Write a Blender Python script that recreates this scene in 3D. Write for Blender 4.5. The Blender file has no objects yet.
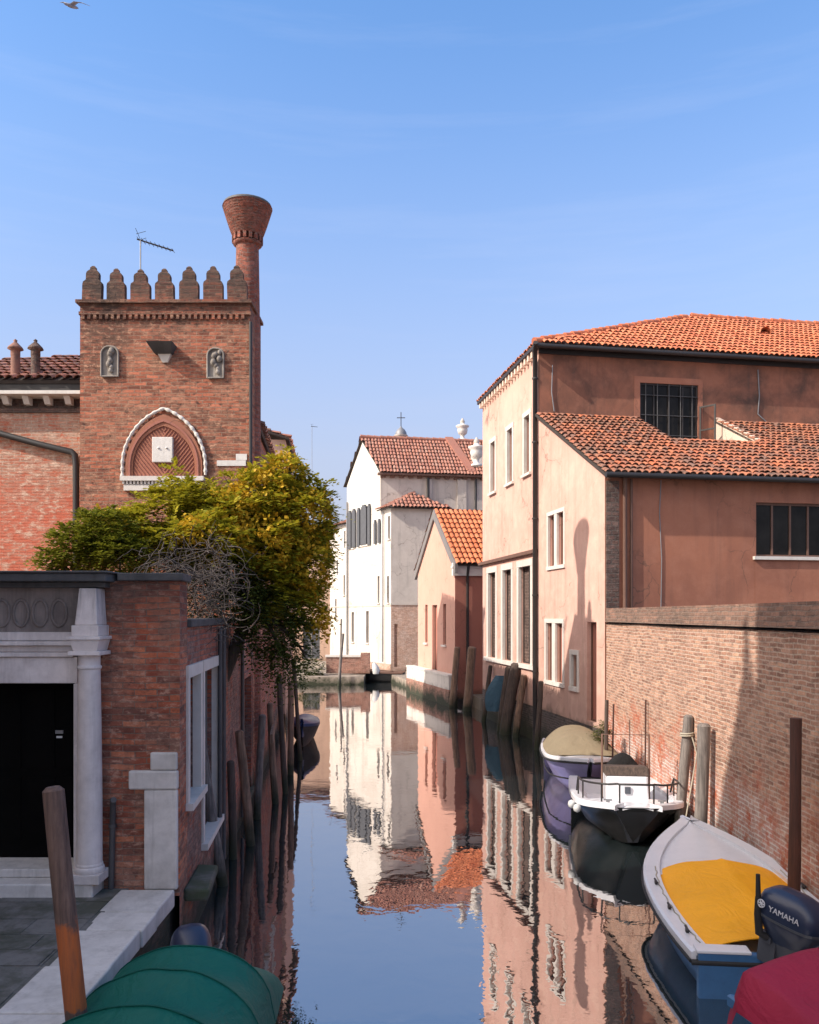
import bpy, bmesh, math, random
from mathutils import Vector, Matrix, noise as mnoise
R = math.radians
rnd = random.Random(11)
scene = bpy.context.scene
C = scene.collection

# ---------------------------------------------------------------- camera, sky, sun, exposure
EYE, FPX, CX, HY = 4.0, 830.0, 409.5, 615.0      # eye height over the water, focal length and horizon of the photograph
cam = bpy.data.objects.new('camera', bpy.data.cameras.new('camera'))
C.objects.link(cam)
cam.location = (0, 0, EYE)
cam.rotation_euler = (R(90), 0, 0)
cam.data.sensor_fit = 'HORIZONTAL'
cam.data.sensor_width = 36.0
cam.data.lens = 36.0 * FPX / 819.0
cam.data.shift_y = (HY - 512.0) / 819.0
cam.data.clip_start = 0.05
cam.data.clip_end = 4000
scene.camera = cam

SUN = Vector((-1.0, -0.45, 0.85)).normalized()   # towards the sun
world = bpy.data.worlds.new('World')
scene.world = world
world.use_nodes = True
wn = world.node_tree
for n_ in list(wn.nodes): wn.nodes.remove(n_)
sky = wn.nodes.new('ShaderNodeTexSky')
sky.sky_type = 'NISHITA'
sky.sun_disc = False
sky.sun_elevation = math.asin(SUN.z)
sky.sun_rotation = math.atan2(SUN.x, SUN.y)
sky.altitude = 0
sky.air_density = 1.0
sky.dust_density = 1.0
sky.ozone_density = 3.0
bg = wn.nodes.new('ShaderNodeBackground')
bg.inputs['Strength'].default_value = 0.15
wo = wn.nodes.new('ShaderNodeOutputWorld')
# thin high haze: the sky greys towards lavender, with a few faint cirrus streaks
tcw = wn.nodes.new('ShaderNodeTexCoord'); mpw = wn.nodes.new('ShaderNodeMapping'); mpw.inputs['Scale'].default_value = (1.2, 1.2, 14)
cnz = wn.nodes.new('ShaderNodeTexNoise'); cnz.inputs['Scale'].default_value = 1.6; cnz.inputs['Detail'].default_value = 6; cnz.inputs['Roughness'].default_value = .6
wn.links.new(tcw.outputs['Generated'], mpw.inputs['Vector']); wn.links.new(mpw.outputs[0], cnz.inputs['Vector'])
crg = wn.nodes.new('ShaderNodeMapRange'); crg.inputs['From Min'].default_value = .50; crg.inputs['From Max'].default_value = .80; crg.inputs['To Max'].default_value = .10
wn.links.new(cnz.outputs['Fac'], crg.inputs['Value'])
tnt = wn.nodes.new('ShaderNodeMix'); tnt.data_type = 'RGBA'; tnt.blend_type = 'MULTIPLY'; tnt.inputs[0].default_value = 1.0; tnt.inputs[7].default_value = (.54, .71, .83, 1)
wn.links.new(sky.outputs[0], tnt.inputs[6])
cir = wn.nodes.new('ShaderNodeMix'); cir.data_type = 'RGBA'; cir.inputs[7].default_value = (2.9, 2.9, 3.3, 1)
wn.links.new(crg.outputs[0], cir.inputs[0]); wn.links.new(tnt.outputs[2], cir.inputs[6])
sxyz = wn.nodes.new('ShaderNodeSeparateXYZ'); wn.links.new(tcw.outputs['Generated'], sxyz.inputs[0])
hrg = wn.nodes.new('ShaderNodeMapRange'); hrg.interpolation_type = 'SMOOTHSTEP'
for k_, v_ in (('From Min', -.05), ('From Max', .66), ('To Min', 1.0), ('To Max', 0.0)): hrg.inputs[k_].default_value = v_
wn.links.new(sxyz.outputs['Z'], hrg.inputs['Value'])
hz_ = wn.nodes.new('ShaderNodeMix'); hz_.data_type = 'RGBA'; hz_.inputs[7].default_value = (1.50, 1.45, 1.70, 1)
wn.links.new(hrg.outputs[0], hz_.inputs[0]); wn.links.new(cir.outputs[2], hz_.inputs[6])
# added warm white sky glow around the sun, to brighten and warm the shade
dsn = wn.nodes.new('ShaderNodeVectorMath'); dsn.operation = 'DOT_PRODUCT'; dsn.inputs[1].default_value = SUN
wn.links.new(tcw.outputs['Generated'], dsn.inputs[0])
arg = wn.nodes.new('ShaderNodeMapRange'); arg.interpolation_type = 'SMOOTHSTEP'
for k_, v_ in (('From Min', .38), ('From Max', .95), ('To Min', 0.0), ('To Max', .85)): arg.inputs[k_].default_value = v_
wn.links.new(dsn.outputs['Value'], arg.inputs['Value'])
fillglow = wn.nodes.new('ShaderNodeMix'); fillglow.data_type = 'RGBA'; fillglow.inputs[7].default_value = (6.6, 5.7, 4.9, 1)
wn.links.new(arg.outputs[0], fillglow.inputs[0]); wn.links.new(hz_.outputs[2], fillglow.inputs[6])
wn.links.new(fillglow.outputs[2], bg.inputs['Color'])
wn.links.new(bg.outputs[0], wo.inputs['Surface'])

sl = bpy.data.lights.new('sun', 'SUN')
sl.energy = 2.2
sl.angle = R(0.55)
sl.color = (1.0, 0.90, 0.80)
so = bpy.data.objects.new('sun', sl)
C.objects.link(so)
so.rotation_euler = (-SUN).to_track_quat('-Z', 'Y').to_euler()

scene.view_settings.view_transform = 'Standard'
scene.view_settings.look = 'None'
scene.view_settings.exposure = 1.36
scene.view_settings.gamma = 1.0
scene.view_settings.use_curve_mapping = False
try:
    scene.cycles.max_bounces = 6
    scene.cycles.use_denoising = True
except Exception:
    pass

# ---------------------------------------------------------------- geometry helpers
def P(px, py, D):
    return Vector(((px - CX) / FPX * D, D, EYE - (py - HY) / FPX * D))

ORIG = {}      # world origin of every object built in world coordinates

def settle(o, label=None, cat=None, group=None, kind=None):
    if label: o['label'] = label
    if cat: o['category'] = cat
    if group: o['group'] = group
    if kind: o['kind'] = kind
    return o

def thing(name, loc, label, cat, group=None, rz=0.0, rot=None):
    o = bpy.data.objects.new(name, None)
    C.objects.link(o)
    o.location = loc
    o.rotation_euler = rot if rot else (0, 0, rz)
    o.empty_display_size = 0.2
    ORIG[o.name] = Vector(loc)
    return settle(o, label, cat, group)

class MB:
    def __init__(s):
        s.v, s.f, s.sm = [], [], []
    def add(s, verts, faces, smooth=False):
        o = len(s.v)
        s.v += [Vector(v) for v in verts]
        s.f += [[i + o for i in f] for f in faces]
        s.sm += [smooth] * len(faces)
        return s
    def face(s, pts, smooth=False):
        return s.add(pts, [list(range(len(pts)))], smooth)
    def hexa(s, p):      # 8 points: bottom ring 0-3, top ring 4-7
        return s.add(p, [(3, 2, 1, 0), (4, 5, 6, 7), (0, 1, 5, 4), (1, 2, 6, 5), (2, 3, 7, 6), (3, 0, 4, 7)])
    def box(s, a, b):
        (x0, y0, z0), (x1, y1, z1) = a, b
        x0, x1 = min(x0, x1), max(x0, x1); y0, y1 = min(y0, y1), max(y0, y1); z0, z1 = min(z0, z1), max(z0, z1)
        return s.hexa([(x0, y0, z0), (x1, y0, z0), (x1, y1, z0), (x0, y1, z0), (x0, y0, z1), (x1, y0, z1), (x1, y1, z1), (x0, y1, z1)])
    def fbox(s, F, a0, a1, z0, z1, o0, o1):     # box in a wall's frame: along, up, outward
        if o0 > o1: o0, o1 = o1, o0
        return s.hexa([F.p(a0, z0, o1), F.p(a1, z0, o1), F.p(a1, z0, o0), F.p(a0, z0, o0),
                       F.p(a0, z1, o1), F.p(a1, z1, o1), F.p(a1, z1, o0), F.p(a0, z1, o0)])
    def slab(s, poly, th, down=Vector((0, 0, -1))):   # closed plate: polygon and its copy shifted by th*down
        n = len(poly)
        lo = [Vector(p) + down * th for p in poly]
        fs = [list(range(n)), list(range(2 * n - 1, n - 1, -1))]
        for i in range(n):
            j = (i + 1) % n
            fs.append([i, i + n, j + n, j])
        return s.add([Vector(p) for p in poly] + lo, fs)
    def loft(s, rings, closed=True, cap0=True, cap1=True, smooth=True):
        n = len(rings[0]); vs = [p for r in rings for p in r]; fs = []
        for i in range(len(rings) - 1):
            for j in range(n if closed else n - 1):
                k = (j + 1) % n
                fs.append([i * n + j, i * n + k, (i + 1) * n + k, (i + 1) * n + j])
        s.add(vs, fs, smooth)
        if cap0: s.add(rings[0], [list(range(n - 1, -1, -1))])
        if cap1: s.add(rings[-1], [list(range(n))])
        return s
    def tube(s, path, r, seg=8, smooth=True, caps=True):
        path = [Vector(p) for p in path]
        rs = r if isinstance(r, (list, tuple)) else [r] * len(path)
        rings, a = [], None
        for i, p in enumerate(path):
            t = (path[min(i + 1, len(path) - 1)] - path[max(i - 1, 0)])
            if t.length < 1e-9: t = Vector((0, 0, 1))
            t.normalize()
            if a is None:
                a = t.cross(Vector((0, 0, 1)))
                if a.length < 0.01: a = Vector((1, 0, 0))
            a = (a - t * a.dot(t)).normalized()
            b = t.cross(a)
            rings.append([p + (a * math.cos(2 * math.pi * k / seg) + b * math.sin(2 * math.pi * k / seg)) * rs[i] for k in range(seg)])
        return s.loft(rings, True, caps, caps, smooth)
    def lathe(s, c, prof, seg=16, smooth=True):
        c = Vector(c)
        rings = [[c + Vector((r * math.cos(2 * math.pi * k / seg), r * math.sin(2 * math.pi * k / seg), z)) for k in range(seg)] for r, z in prof]
        return s.loft(rings, True, True, True, smooth)
    def build(s, name, mat, parent=None, local=False, bevel=0.0, **tags):
        me = bpy.data.meshes.new(name)
        if local:
            org = Vector((0, 0, 0))
        elif parent is not None:
            org = ORIG[parent.name]
        else:
            xs = [v.x for v in s.v]; ys = [v.y for v in s.v]; zs = [v.z for v in s.v]
            org = Vector(((min(xs) + max(xs)) / 2, (min(ys) + max(ys)) / 2, min(zs)))
        me.from_pydata([v - org for v in s.v], [], s.f)
        me.polygons.foreach_set('use_smooth', s.sm)
        uv = me.uv_layers.new(name='UVMap')
        flat = []
        for p in me.polygons:
            n = p.normal
            h = math.hypot(n.x, n.y)
            if h > 0.05:
                t = Vector((-n.y / h, n.x / h, 0))
                w = n.cross(t)
                if w.z < 0: w = -w
            else:
                t, w = Vector((1, 0, 0)), Vector((0, 1, 0))
            off = round(n.x * 3) * 0.37 + round(n.y * 3) * 0.53
            for i in p.vertices:
                q = s.v[i]
                flat += [q.dot(t) + off, q.dot(w)]
        uv.data.foreach_set('uv', flat)
        me.materials.append(mat)
        o = bpy.data.objects.new(name, me)
        C.objects.link(o)
        if parent is not None:
            o.parent = parent
            ORIG[o.name] = ORIG.get(parent.name, Vector((0, 0, 0)))
        else:
            o.location = org
            ORIG[o.name] = org
        if bevel:
            m = o.modifiers.new('bevel', 'BEVEL')
            m.width = bevel; m.segments = 2; m.limit_method = 'ANGLE'; m.angle_limit = R(40)
        return settle(o, **tags)

class Frame:
    """A vertical wall plane: runs along u (left to right seen from outside), faces n."""
    def __init__(s, O, u):
        s.O = Vector((O[0], O[1])); s.u = Vector((u[0], u[1])).normalized(); s.n = Vector((s.u.y, -s.u.x))
    def p(s, a, z, o=0.0):
        return Vector((s.O.x + s.u.x * a + s.n.x * o, s.O.y + s.u.y * a + s.n.y * o, z))
    def s(s, px):
        k = (px - CX) / FPX
        return (k * s.O.y - s.O.x) / (s.u.x - k * s.u.y)
    def z(s, px, py):
        return EYE - (py - HY) / FPX * (s.O.y + s.u.y * s.s(px))
    def hole(s, x0, y0, x1, y1):
        m = (x0 + x1) / 2
        return (s.s(x0), s.s(x1), s.z(m, y1), s.z(m, y0))

def wall(mb, F, a0, a1, z0, z1, holes=(), reveal=0.2, top=None, o=0.0):
    xs = sorted({a0, a1, *[h[0] for h in holes], *[h[1] for h in holes]})
    zs = sorted({z0, z1, *[h[2] for h in holes], *[h[3] for h in holes]})
    xs = [x for x in xs if a0 <= x <= a1]; zs = [z for z in zs if z0 <= z <= z1]
    for i in range(len(xs) - 1):
        for j in range(len(zs) - 1):
            cx, cz = (xs[i] + xs[i + 1]) / 2, (zs[j] + zs[j + 1]) / 2
            if any(h[0] < cx < h[1] and h[2] < cz < h[3] for h in holes): continue
            mb.face([F.p(xs[i], zs[j], o), F.p(xs[i + 1], zs[j], o), F.p(xs[i + 1], zs[j + 1], o), F.p(xs[i], zs[j + 1], o)])
    for (b0, b1, c0, c1) in holes:
        r = o - reveal
        mb.face([F.p(b0, c0, o), F.p(b0, c1, o), F.p(b0, c1, r), F.p(b0, c0, r)][::-1])
        mb.face([F.p(b1, c0, o), F.p(b1, c1, o), F.p(b1, c1, r), F.p(b1, c0, r)])
        mb.face([F.p(b0, c1, o), F.p(b1, c1, o), F.p(b1, c1, r), F.p(b0, c1, r)][::-1])
        mb.face([F.p(b0, c0, o), F.p(b1, c0, o), F.p(b1, c0, r), F.p(b0, c0, r)])
    if top:
        mb.face([F.p(a0, z1, o), F.p(a1, z1, o)] + [F.p(a, z, o) for a, z in top])
    return mb

def inside(pt, poly):
    x, y = pt; r = False; n = len(poly); j = n - 1
    for i in range(n):
        xi, yi = poly[i]; xj, yj = poly[j]
        if (yi > y) != (yj > y) and x < (xj - xi) * (y - yi) / (yj - yi) + xi: r = not r
        j = i
    return r

def tile_roof(poly, mat, under_mat, parent, tw=0.2, course=0.36, r=0.085, name='roof', jitter=1.0, under='roof_boards'):
    """Barrel-tiled roof plane: one mesh of separate curved tiles over a boarded deck."""
    poly = [Vector(p) for p in poly]
    n = Vector((0, 0, 0))
    for i in range(len(poly)):
        a, b = poly[i], poly[(i + 1) % len(poly)]
        n += a.cross(b)
    n.normalize()
    if n.z < 0: n = -n; poly = poly[::-1]
    h = Vector((-n.y, n.x, 0)).normalized()
    up = n.cross(h)
    if up.z < 0: up = -up
    o = poly[0]
    P2 = [((p - o).dot(h), (p - o).dot(up)) for p in poly]
    a0, a1 = min(p[0] for p in P2), max(p[0] for p in P2)
    b0, b1 = min(p[1] for p in P2), max(p[1] for p in P2)
    mb = MB()
    nc = int((a1 - a0) / tw) + 1; nr = int((b1 - b0) / course) + 1
    SEG = 4
    for i in range(nc):
        ca = a0 + (i + 0.5) * tw
        wob = rnd.uniform(-.012, .012) * jitter
        for j in range(nr):
            cb = b0 + j * course
            if not inside((ca, cb + course * 0.5), P2): continue
            ja = wob + rnd.uniform(-.014, .014) * jitter; jb = rnd.uniform(-.025, .025) * jitter
            sk = rnd.uniform(-.016, .016) * jitter; lift = rnd.uniform(0, .014) * jitter
            vs = []
            for (bb, rr, zz, sh) in ((cb - 0.04 + jb, r * 1.08, 0.05 + lift, -sk), (cb + course * 1.05 + jb, r * .86, 0.012, sk)):
                for k in range(SEG + 1):
                    th = math.pi * k / SEG
                    vs.append(o + h * (ca + ja + sh + math.cos(th) * rr) + up * bb + n * (zz + math.sin(th) * rr * 0.8))
            fs = [[k + 1, k, k + SEG + 1, k + SEG + 2] for k in range(SEG)]
            mb.add(vs, fs, True)
            # thick lower lip
            lip = [vs[k] - n * 0.018 for k in range(SEG + 1)]
            mb.add(vs[:SEG + 1] + lip, [[k, k + 1, k + SEG + 2, k + SEG + 1] for k in range(SEG)])
    roof = mb.build(name, mat, parent)
    ub = MB().slab([p - n * 0.01 for p in poly], 0.07, -n)
    ub.build(under, under_mat, roof)
    return roof

def ridge_tiles(a, b, mat, parent, r=0.11, step=0.36, name='ridge_tiles'):
    a, b = Vector(a), Vector(b)
    d = b - a; L = d.length; d.normalize()
    mb = MB(); k = int(L / step)
    for i in range(k):
        q0 = a + d * (i * step - .03); q1 = a + d * ((i + 1) * step)
        z = Vector((0, 0, rnd.uniform(-.01, .02)))
        mb.tube([q0 + z + Vector((0, 0, .02)), q1 + z], [r * 1.1, r * .92], 8)
    return mb.build(name, mat, parent)
# ---------------------------------------------------------------- materials
def newmat(name):
    m = bpy.data.materials.new(name); m.use_nodes = True
    nt = m.node_tree
    for n_ in list(nt.nodes): nt.nodes.remove(n_)
    out = nt.nodes.new('ShaderNodeOutputMaterial')
    return m, nt, out

def nd(nt, t, ins=None, **attrs):
    n = nt.nodes.new('ShaderNode' + t)
    for k, v in attrs.items(): setattr(n, k, v)
    for k, v in (ins or {}).items():
        s = n.inputs[k]
        if isinstance(v, bpy.types.NodeSocket): nt.links.new(v, s)
        else:
            if isinstance(v, (tuple, list)) and s.type == 'RGBA' and len(v) == 3: v = (*v, 1)
            s.default_value = v
    return n

def mix(nt, fac, a, b, blend='MIX'):
    n = nt.nodes.new('ShaderNodeMix'); n.data_type = 'RGBA'; n.blend_type = blend
    for i, v in ((0, fac), (6, a), (7, b)):
        if isinstance(v, bpy.types.NodeSocket): nt.links.new(v, n.inputs[i])
        else:
            if isinstance(v, (tuple, list)) and len(v) == 3: v = (*v, 1)
            n.inputs[i].default_value = v
    return n.outputs[2]

def mth(nt, op, a, b=0.0, clamp=False):
    n = nt.nodes.new('ShaderNodeMath'); n.operation = op; n.use_clamp = clamp
    for i, v in ((0, a), (1, b)):
        if isinstance(v, bpy.types.NodeSocket): nt.links.new(v, n.inputs[i])
        else: n.inputs[i].default_value = v
    return n.outputs[0]

def rng(nt, v, a, b, c=0.0, d=1.0):
    n = nd(nt, 'MapRange', {'Value': v, 'From Min': a, 'From Max': b, 'To Min': c, 'To Max': d})
    n.clamp = True
    return n.outputs[0]

def noise(nt, vec, scale, detail=4, rough=.55, dist=0.0):
    n = nd(nt, 'TexNoise', {'Vector': vec, 'Scale': scale, 'Detail': detail, 'Roughness': rough, 'Distortion': dist})
    return n.outputs['Fac']

def coords(nt):
    uv = nd(nt, 'UVMap').outputs[0]
    geo = nd(nt, 'NewGeometry')
    return uv, geo.outputs['Position'], geo

def vscale(nt, v, s):
    return nd(nt, 'Mapping', {'Vector': v, 'Scale': s}).outputs[0]

def finish(nt, out, col, rough=.85, bump=None, strength=.3, dist=.02, **pr):
    b = nd(nt, 'BsdfPrincipled', {'Base Color': col, 'Roughness': rough})
    for k, v in pr.items():
        k = k.replace('_', ' ')
        if isinstance(v, bpy.types.NodeSocket): nt.links.new(v, b.inputs[k])
        else: b.inputs[k].default_value = v
    if bump is not None:
        bn = nd(nt, 'Bump', {'Height': bump, 'Strength': strength, 'Distance': dist})
        nt.links.new(bn.outputs[0], b.inputs['Normal'])
    nt.links.new(b.outputs[0], out.inputs['Surface'])
    return b

def waterline(nt, col, pos, dark=(.026, .030, .014), h=.55, soft=.5):
    """damp and algae near the tide line"""
    z = nd(nt, 'SeparateXYZ', {'Vector': pos}).outputs[2]
    nz = noise(nt, pos, 2.3, 5)
    e = mth(nt, 'ADD', z, mth(nt, 'MULTIPLY', mth(nt, 'SUBTRACT', nz, .5), .9))
    return mix(nt, rng(nt, e, h - soft * .5, h + soft * .5, 1, 0), col, dark)

def brick_mat(name, c1, c2, mortar, bw=.26, rh=.072, ms=.009, worn=(.3, .2, .16), worn_amt=.5, salt=None, red=None, damp=True, dirt=(.05, .035, .03), dirt_amt=.5, patch=None, bump=.6, bias=0.0, topdark=None, tonevar=.7, erode=.8):
    m, nt, out = newmat(name)
    uv, pos, geo = coords(nt)
    w = nd(nt, 'TexNoise', {'Vector': pos, 'Scale': 1.9, 'Detail': 5, 'Roughness': .6})
    uvd = nd(nt, 'VectorMath', {0: uv, 1: nd(nt, 'VectorMath', {0: nd(nt, 'VectorMath', {0: w.outputs['Color'], 1: (.5, .5, .5)}, operation='SUBTRACT').outputs[0], 1: (.09, .075, 0)}, operation='MULTIPLY').outputs[0]}, operation='ADD').outputs[0]
    bt = nd(nt, 'TexBrick', {'Vector': uvd, 'Color1': c1, 'Color2': c2, 'Mortar': mortar, 'Scale': 1.0, 'Mortar Size': ms, 'Mortar Smooth': .35, 'Bias': bias, 'Brick Width': bw, 'Row Height': rh})
    col = bt.outputs['Color']
    # per-brick tone: a second brick grid in black and white
    b2 = nd(nt, 'TexBrick', {'Vector': uvd, 'Color1': (0, 0, 0), 'Color2': (1, 1, 1), 'Mortar': (.5, .5, .5), 'Scale': 1.0, 'Mortar Size': ms, 'Brick Width': bw, 'Row Height': rh, 'Bias': 0.0})
    b2.offset = .5
    tone = mth(nt, 'FRACT', mth(nt, 'MULTIPLY', b2.outputs['Color'], 7.31))
    col = mix(nt, rng(nt, tone, .55, .95, .0, tonevar), col, mix(nt, .55, c2, dirt))
    col = mix(nt, rng(nt, tone, .22, .0, .0, tonevar * .7), col, tuple(min(.9, x * 1.45 + .02) for x in c1))
    col = mix(nt, mth(nt, 'MULTIPLY', bt.outputs['Fac'], .8), col, mortar)
    big = noise(nt, pos, .55, 6, .6)
    mid = noise(nt, pos, 2.2, 6, .65)
    fine = noise(nt, pos, 14, 5, .7)
    col = mix(nt, mth(nt, 'MULTIPLY', rng(nt, mid, .42, .68), worn_amt), col, worn)
    if patch:
        col = mix(nt, mth(nt, 'MULTIPLY', rng(nt, mth(nt, 'ADD', mth(nt, 'MULTIPLY', mid, .4), mth(nt, 'MULTIPLY', big, .6)), .5, .56), .8), col, patch)
    col = mix(nt, mth(nt, 'MULTIPLY', rng(nt, big, .5, .75), dirt_amt), col, dirt)
    col = mix(nt, rng(nt, fine, .3, .75, .0, .4), col, (.0, .0, .0))
    ero = noise(nt, vscale(nt, pos, (1, 1, 2.0)), 5.5, 8, .78)
    msk = rng(nt, noise(nt, pos, 1.1, 5, .65), .33, .52)
    col = mix(nt, mth(nt, 'MULTIPLY', rng(nt, ero, .535, .62, .0, .85 * erode), msk), col, dirt)
    col = mix(nt, mth(nt, 'MULTIPLY', rng(nt, ero, .475, .40, .0, .85 * erode), rng(nt, big, .35, .55)), col, worn)
    z = nd(nt, 'SeparateXYZ', {'Vector': pos}).outputs[2]
    zz = mth(nt, 'ADD', z, mth(nt, 'MULTIPLY', mth(nt, 'SUBTRACT', mid, .5), 1.6))
    if red:
        zr = mth(nt, 'ADD', z, mth(nt, 'MULTIPLY', mth(nt, 'SUBTRACT', noise(nt, pos, .9, 7, .7), .5), 4.0))
        f = mth(nt, 'MULTIPLY', rng(nt, zr, red[1] - .2, red[1] + .5, 1, 0), rng(nt, ero, .38, .55, 0, .9))
        col = mix(nt, f, col, red[0])
    if salt:
        band = mth(nt, 'MULTIPLY', rng(nt, zz, salt[1], salt[1] + .45, 1, 0), rng(nt, noise(nt, pos, 3.1, 6, .7), .42, .55))
        band = mth(nt, 'MULTIPLY', band, rng(nt, bt.outputs['Fac'], 0, .6, .35, 1))
        col = mix(nt, band, col, salt[0])
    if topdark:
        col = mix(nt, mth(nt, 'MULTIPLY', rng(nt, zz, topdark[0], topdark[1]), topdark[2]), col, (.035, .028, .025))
    if damp: col = waterline(nt, col, pos, h=.45)
    hgt = mth(nt, 'ADD', mth(nt, 'ADD', mth(nt, 'MULTIPLY', bt.outputs['Fac'], -1.0), mth(nt, 'MULTIPLY', ero, -2.2)), mth(nt, 'ADD', mth(nt, 'MULTIPLY', fine, .6), mth(nt, 'MULTIPLY', tone, .35)))
    finish(nt, out, col, .9, hgt, bump, .015)
    return m

def plaster_mat(name, base, dark, pale=None, stain=.35, streak=.3, damp=True, damp_h=.5, patch=.4, topstain=None, scale=1.0, low=None):
    m, nt, out = newmat(name)
    uv, pos, geo = coords(nt)
    big = noise(nt, pos, .5 * scale, 5, .6, .4)
    mid = noise(nt, pos, 2.4 * scale, 6, .65)
    fine = noise(nt, pos, 26, 5, .7)
    col = mix(nt, mth(nt, 'MULTIPLY', rng(nt, big, .4, .68), stain), base, dark)
    if pale: col = mix(nt, mth(nt, 'MULTIPLY', rng(nt, mid, .46, .72), patch), col, pale)
    st = noise(nt, vscale(nt, pos, (2.2, 2.2, .18)), 1.4, 6, .65)
    col = mix(nt, mth(nt, 'MULTIPLY', rng(nt, st, .52, .74), streak), col, mix(nt, .6, dark, (.06, .05, .045)))
    col = mix(nt, rng(nt, fine, .35, .8, 0, .12), col, (.03, .025, .02))
    if low:
        zl_ = mth(nt, 'ADD', nd(nt, 'SeparateXYZ', {'Vector': pos}).outputs[2], mth(nt, 'MULTIPLY', mth(nt, 'SUBTRACT', mid, .5), 4.0))
        col = mix(nt, mth(nt, 'MULTIPLY', rng(nt, zl_, low[0], low[1]), low[2]), col, low[3])
    crk = nd(nt, 'TexVoronoi', {'Vector': nd(nt, 'VectorMath', {0: pos, 1: nd(nt, 'TexNoise', {'Vector': pos, 'Scale': 1.5, 'Detail': 5}).outputs['Color']}, operation='ADD').outputs[0], 'Scale': .55}, feature='DISTANCE_TO_EDGE').outputs['Distance']
    col = mix(nt, mth(nt, 'MULTIPLY', rng(nt, crk, .010, .003), rng(nt, big, .45, .6, 0, .5)), col, (.08, .055, .04))
    if topstain:
        z = nd(nt, 'SeparateXYZ', {'Vector': pos}).outputs[2]
        zz = mth(nt, 'ADD', z, mth(nt, 'MULTIPLY', mth(nt, 'SUBTRACT', mid, .5), 1.2))
        lo, hi, amt, tc = topstain
        col = mix(nt, mth(nt, 'MULTIPLY', rng(nt, zz, lo, hi), amt), col, tc)
    if damp: col = waterline(nt, col, pos, h=damp_h)
    finish(nt, out, col, .9, mth(nt, 'ADD', fine, mth(nt, 'MULTIPLY', mid, 2)), .18, .02)
    return m

def stone_mat(name, base, dark, stain=.5, rough=.75, damp=False, green=None, blacktop=None):
    m, nt, out = newmat(name)
    uv, pos, geo = coords(nt)
    a = noise(nt, pos, 1.7, 7, .65, .3); b = noise(nt, pos, 9, 6, .7); st = noise(nt, vscale(nt, pos, (5, 5, .4)), 1.5, 6, .7)
    col = mix(nt, mth(nt, 'MULTIPLY', rng(nt, a, .42, .7), stain), base, dark)
    col = mix(nt, mth(nt, 'MULTIPLY', rng(nt, st, .5, .7), stain * .8), col, dark)
    col = mix(nt, rng(nt, b, .4, .8, 0, .3), col, dark)
    col = mix(nt, rng(nt, geo.outputs['Random Per Island'], 0, 1, 0, .3), col, mix(nt, .5, base, dark))
    if green: col = mix(nt, rng(nt, mth(nt, 'ADD', a, mth(nt, 'MULTIPLY', b, .3)), .58, .75, 0, .7), col, green)
    if blacktop:
        z = nd(nt, 'SeparateXYZ', {'Vector': pos}).outputs[2]
        zz = mth(nt, 'ADD', z, mth(nt, 'MULTIPLY', mth(nt, 'SUBTRACT', st, .5), 1.3))
        col = mix(nt, rng(nt, zz, blacktop[0], blacktop[1], 0, .85), col, (.03, .028, .027))
    if damp: col = waterline(nt, col, pos, h=.35)
    finish(nt, out, col, rough, mth(nt, 'ADD', b, a), .25, .015)
    return m

def tile_mat(name, cols, moss=(.10, .085, .06), moss_amt=.5, black=.35):
    m, nt, out = newmat(name)
    uv, pos, geo = coords(nt)
    cr = nd(nt, 'ValToRGB', {'Fac': geo.outputs['Random Per Island']})
    e = cr.color_ramp.elements
    e[0].color = (*cols[0], 1); e[1].color = (*cols[-1], 1)
    for i, c in enumerate(cols[1:-1]):
        k = e.new((i + 1) / (len(cols) - 1)); k.color = (*c, 1)
    a = noise(nt, pos, .9, 6, .65); b = noise(nt, pos, 7, 5, .7); c = noise(nt, pos, 30, 4, .7)
    col = mix(nt, mth(nt, 'MULTIPLY', rng(nt, mth(nt, 'ADD', mth(nt, 'MULTIPLY', a, .6), mth(nt, 'MULTIPLY', b, .4)), .45, .62), moss_amt), cr.outputs[0], moss)
    col = mix(nt, mth(nt, 'MULTIPLY', rng(nt, b, .5, .72), black), col, (.035, .028, .025))
    col = mix(nt, rng(nt, c, .4, .8, 0, .25), col, (.04, .03, .025))
    finish(nt, out, col, .88, c, .3, .01)
    return m

def wood_mat(name, base, dark, paint=None, damp=True):
    m, nt, out = newmat(name)
    uv, pos, geo = coords(nt)
    tc = nd(nt, 'TexCoord').outputs['Object']
    g = noise(nt, vscale(nt, tc, (14, 14, .9)), 2.0, 7, .7, .3); b = noise(nt, pos, 5, 5)
    col = mix(nt, rng(nt, g, .35, .68), dark, base)
    col = mix(nt, rng(nt, b, .5, .75, 0, .5), col, dark)
    z = nd(nt, 'SeparateXYZ', {'Vector': pos}).outputs[2]
    if paint:
        zz = mth(nt, 'ADD', z, mth(nt, 'MULTIPLY', mth(nt, 'SUBTRACT', b, .5), .5))
        f = mth(nt, 'MULTIPLY', mth(nt, 'MULTIPLY', rng(nt, zz, paint[1] - .03, paint[1]), rng(nt, zz, paint[2], paint[2] + .05, 1, 0)), rng(nt, g, .3, .6, .45, 1))
        col = mix(nt, f, col, paint[0])
    if damp: col = waterline(nt, col, pos, h=.4)
    finish(nt, out, col, .85, g, .5, .015)
    return m

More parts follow.
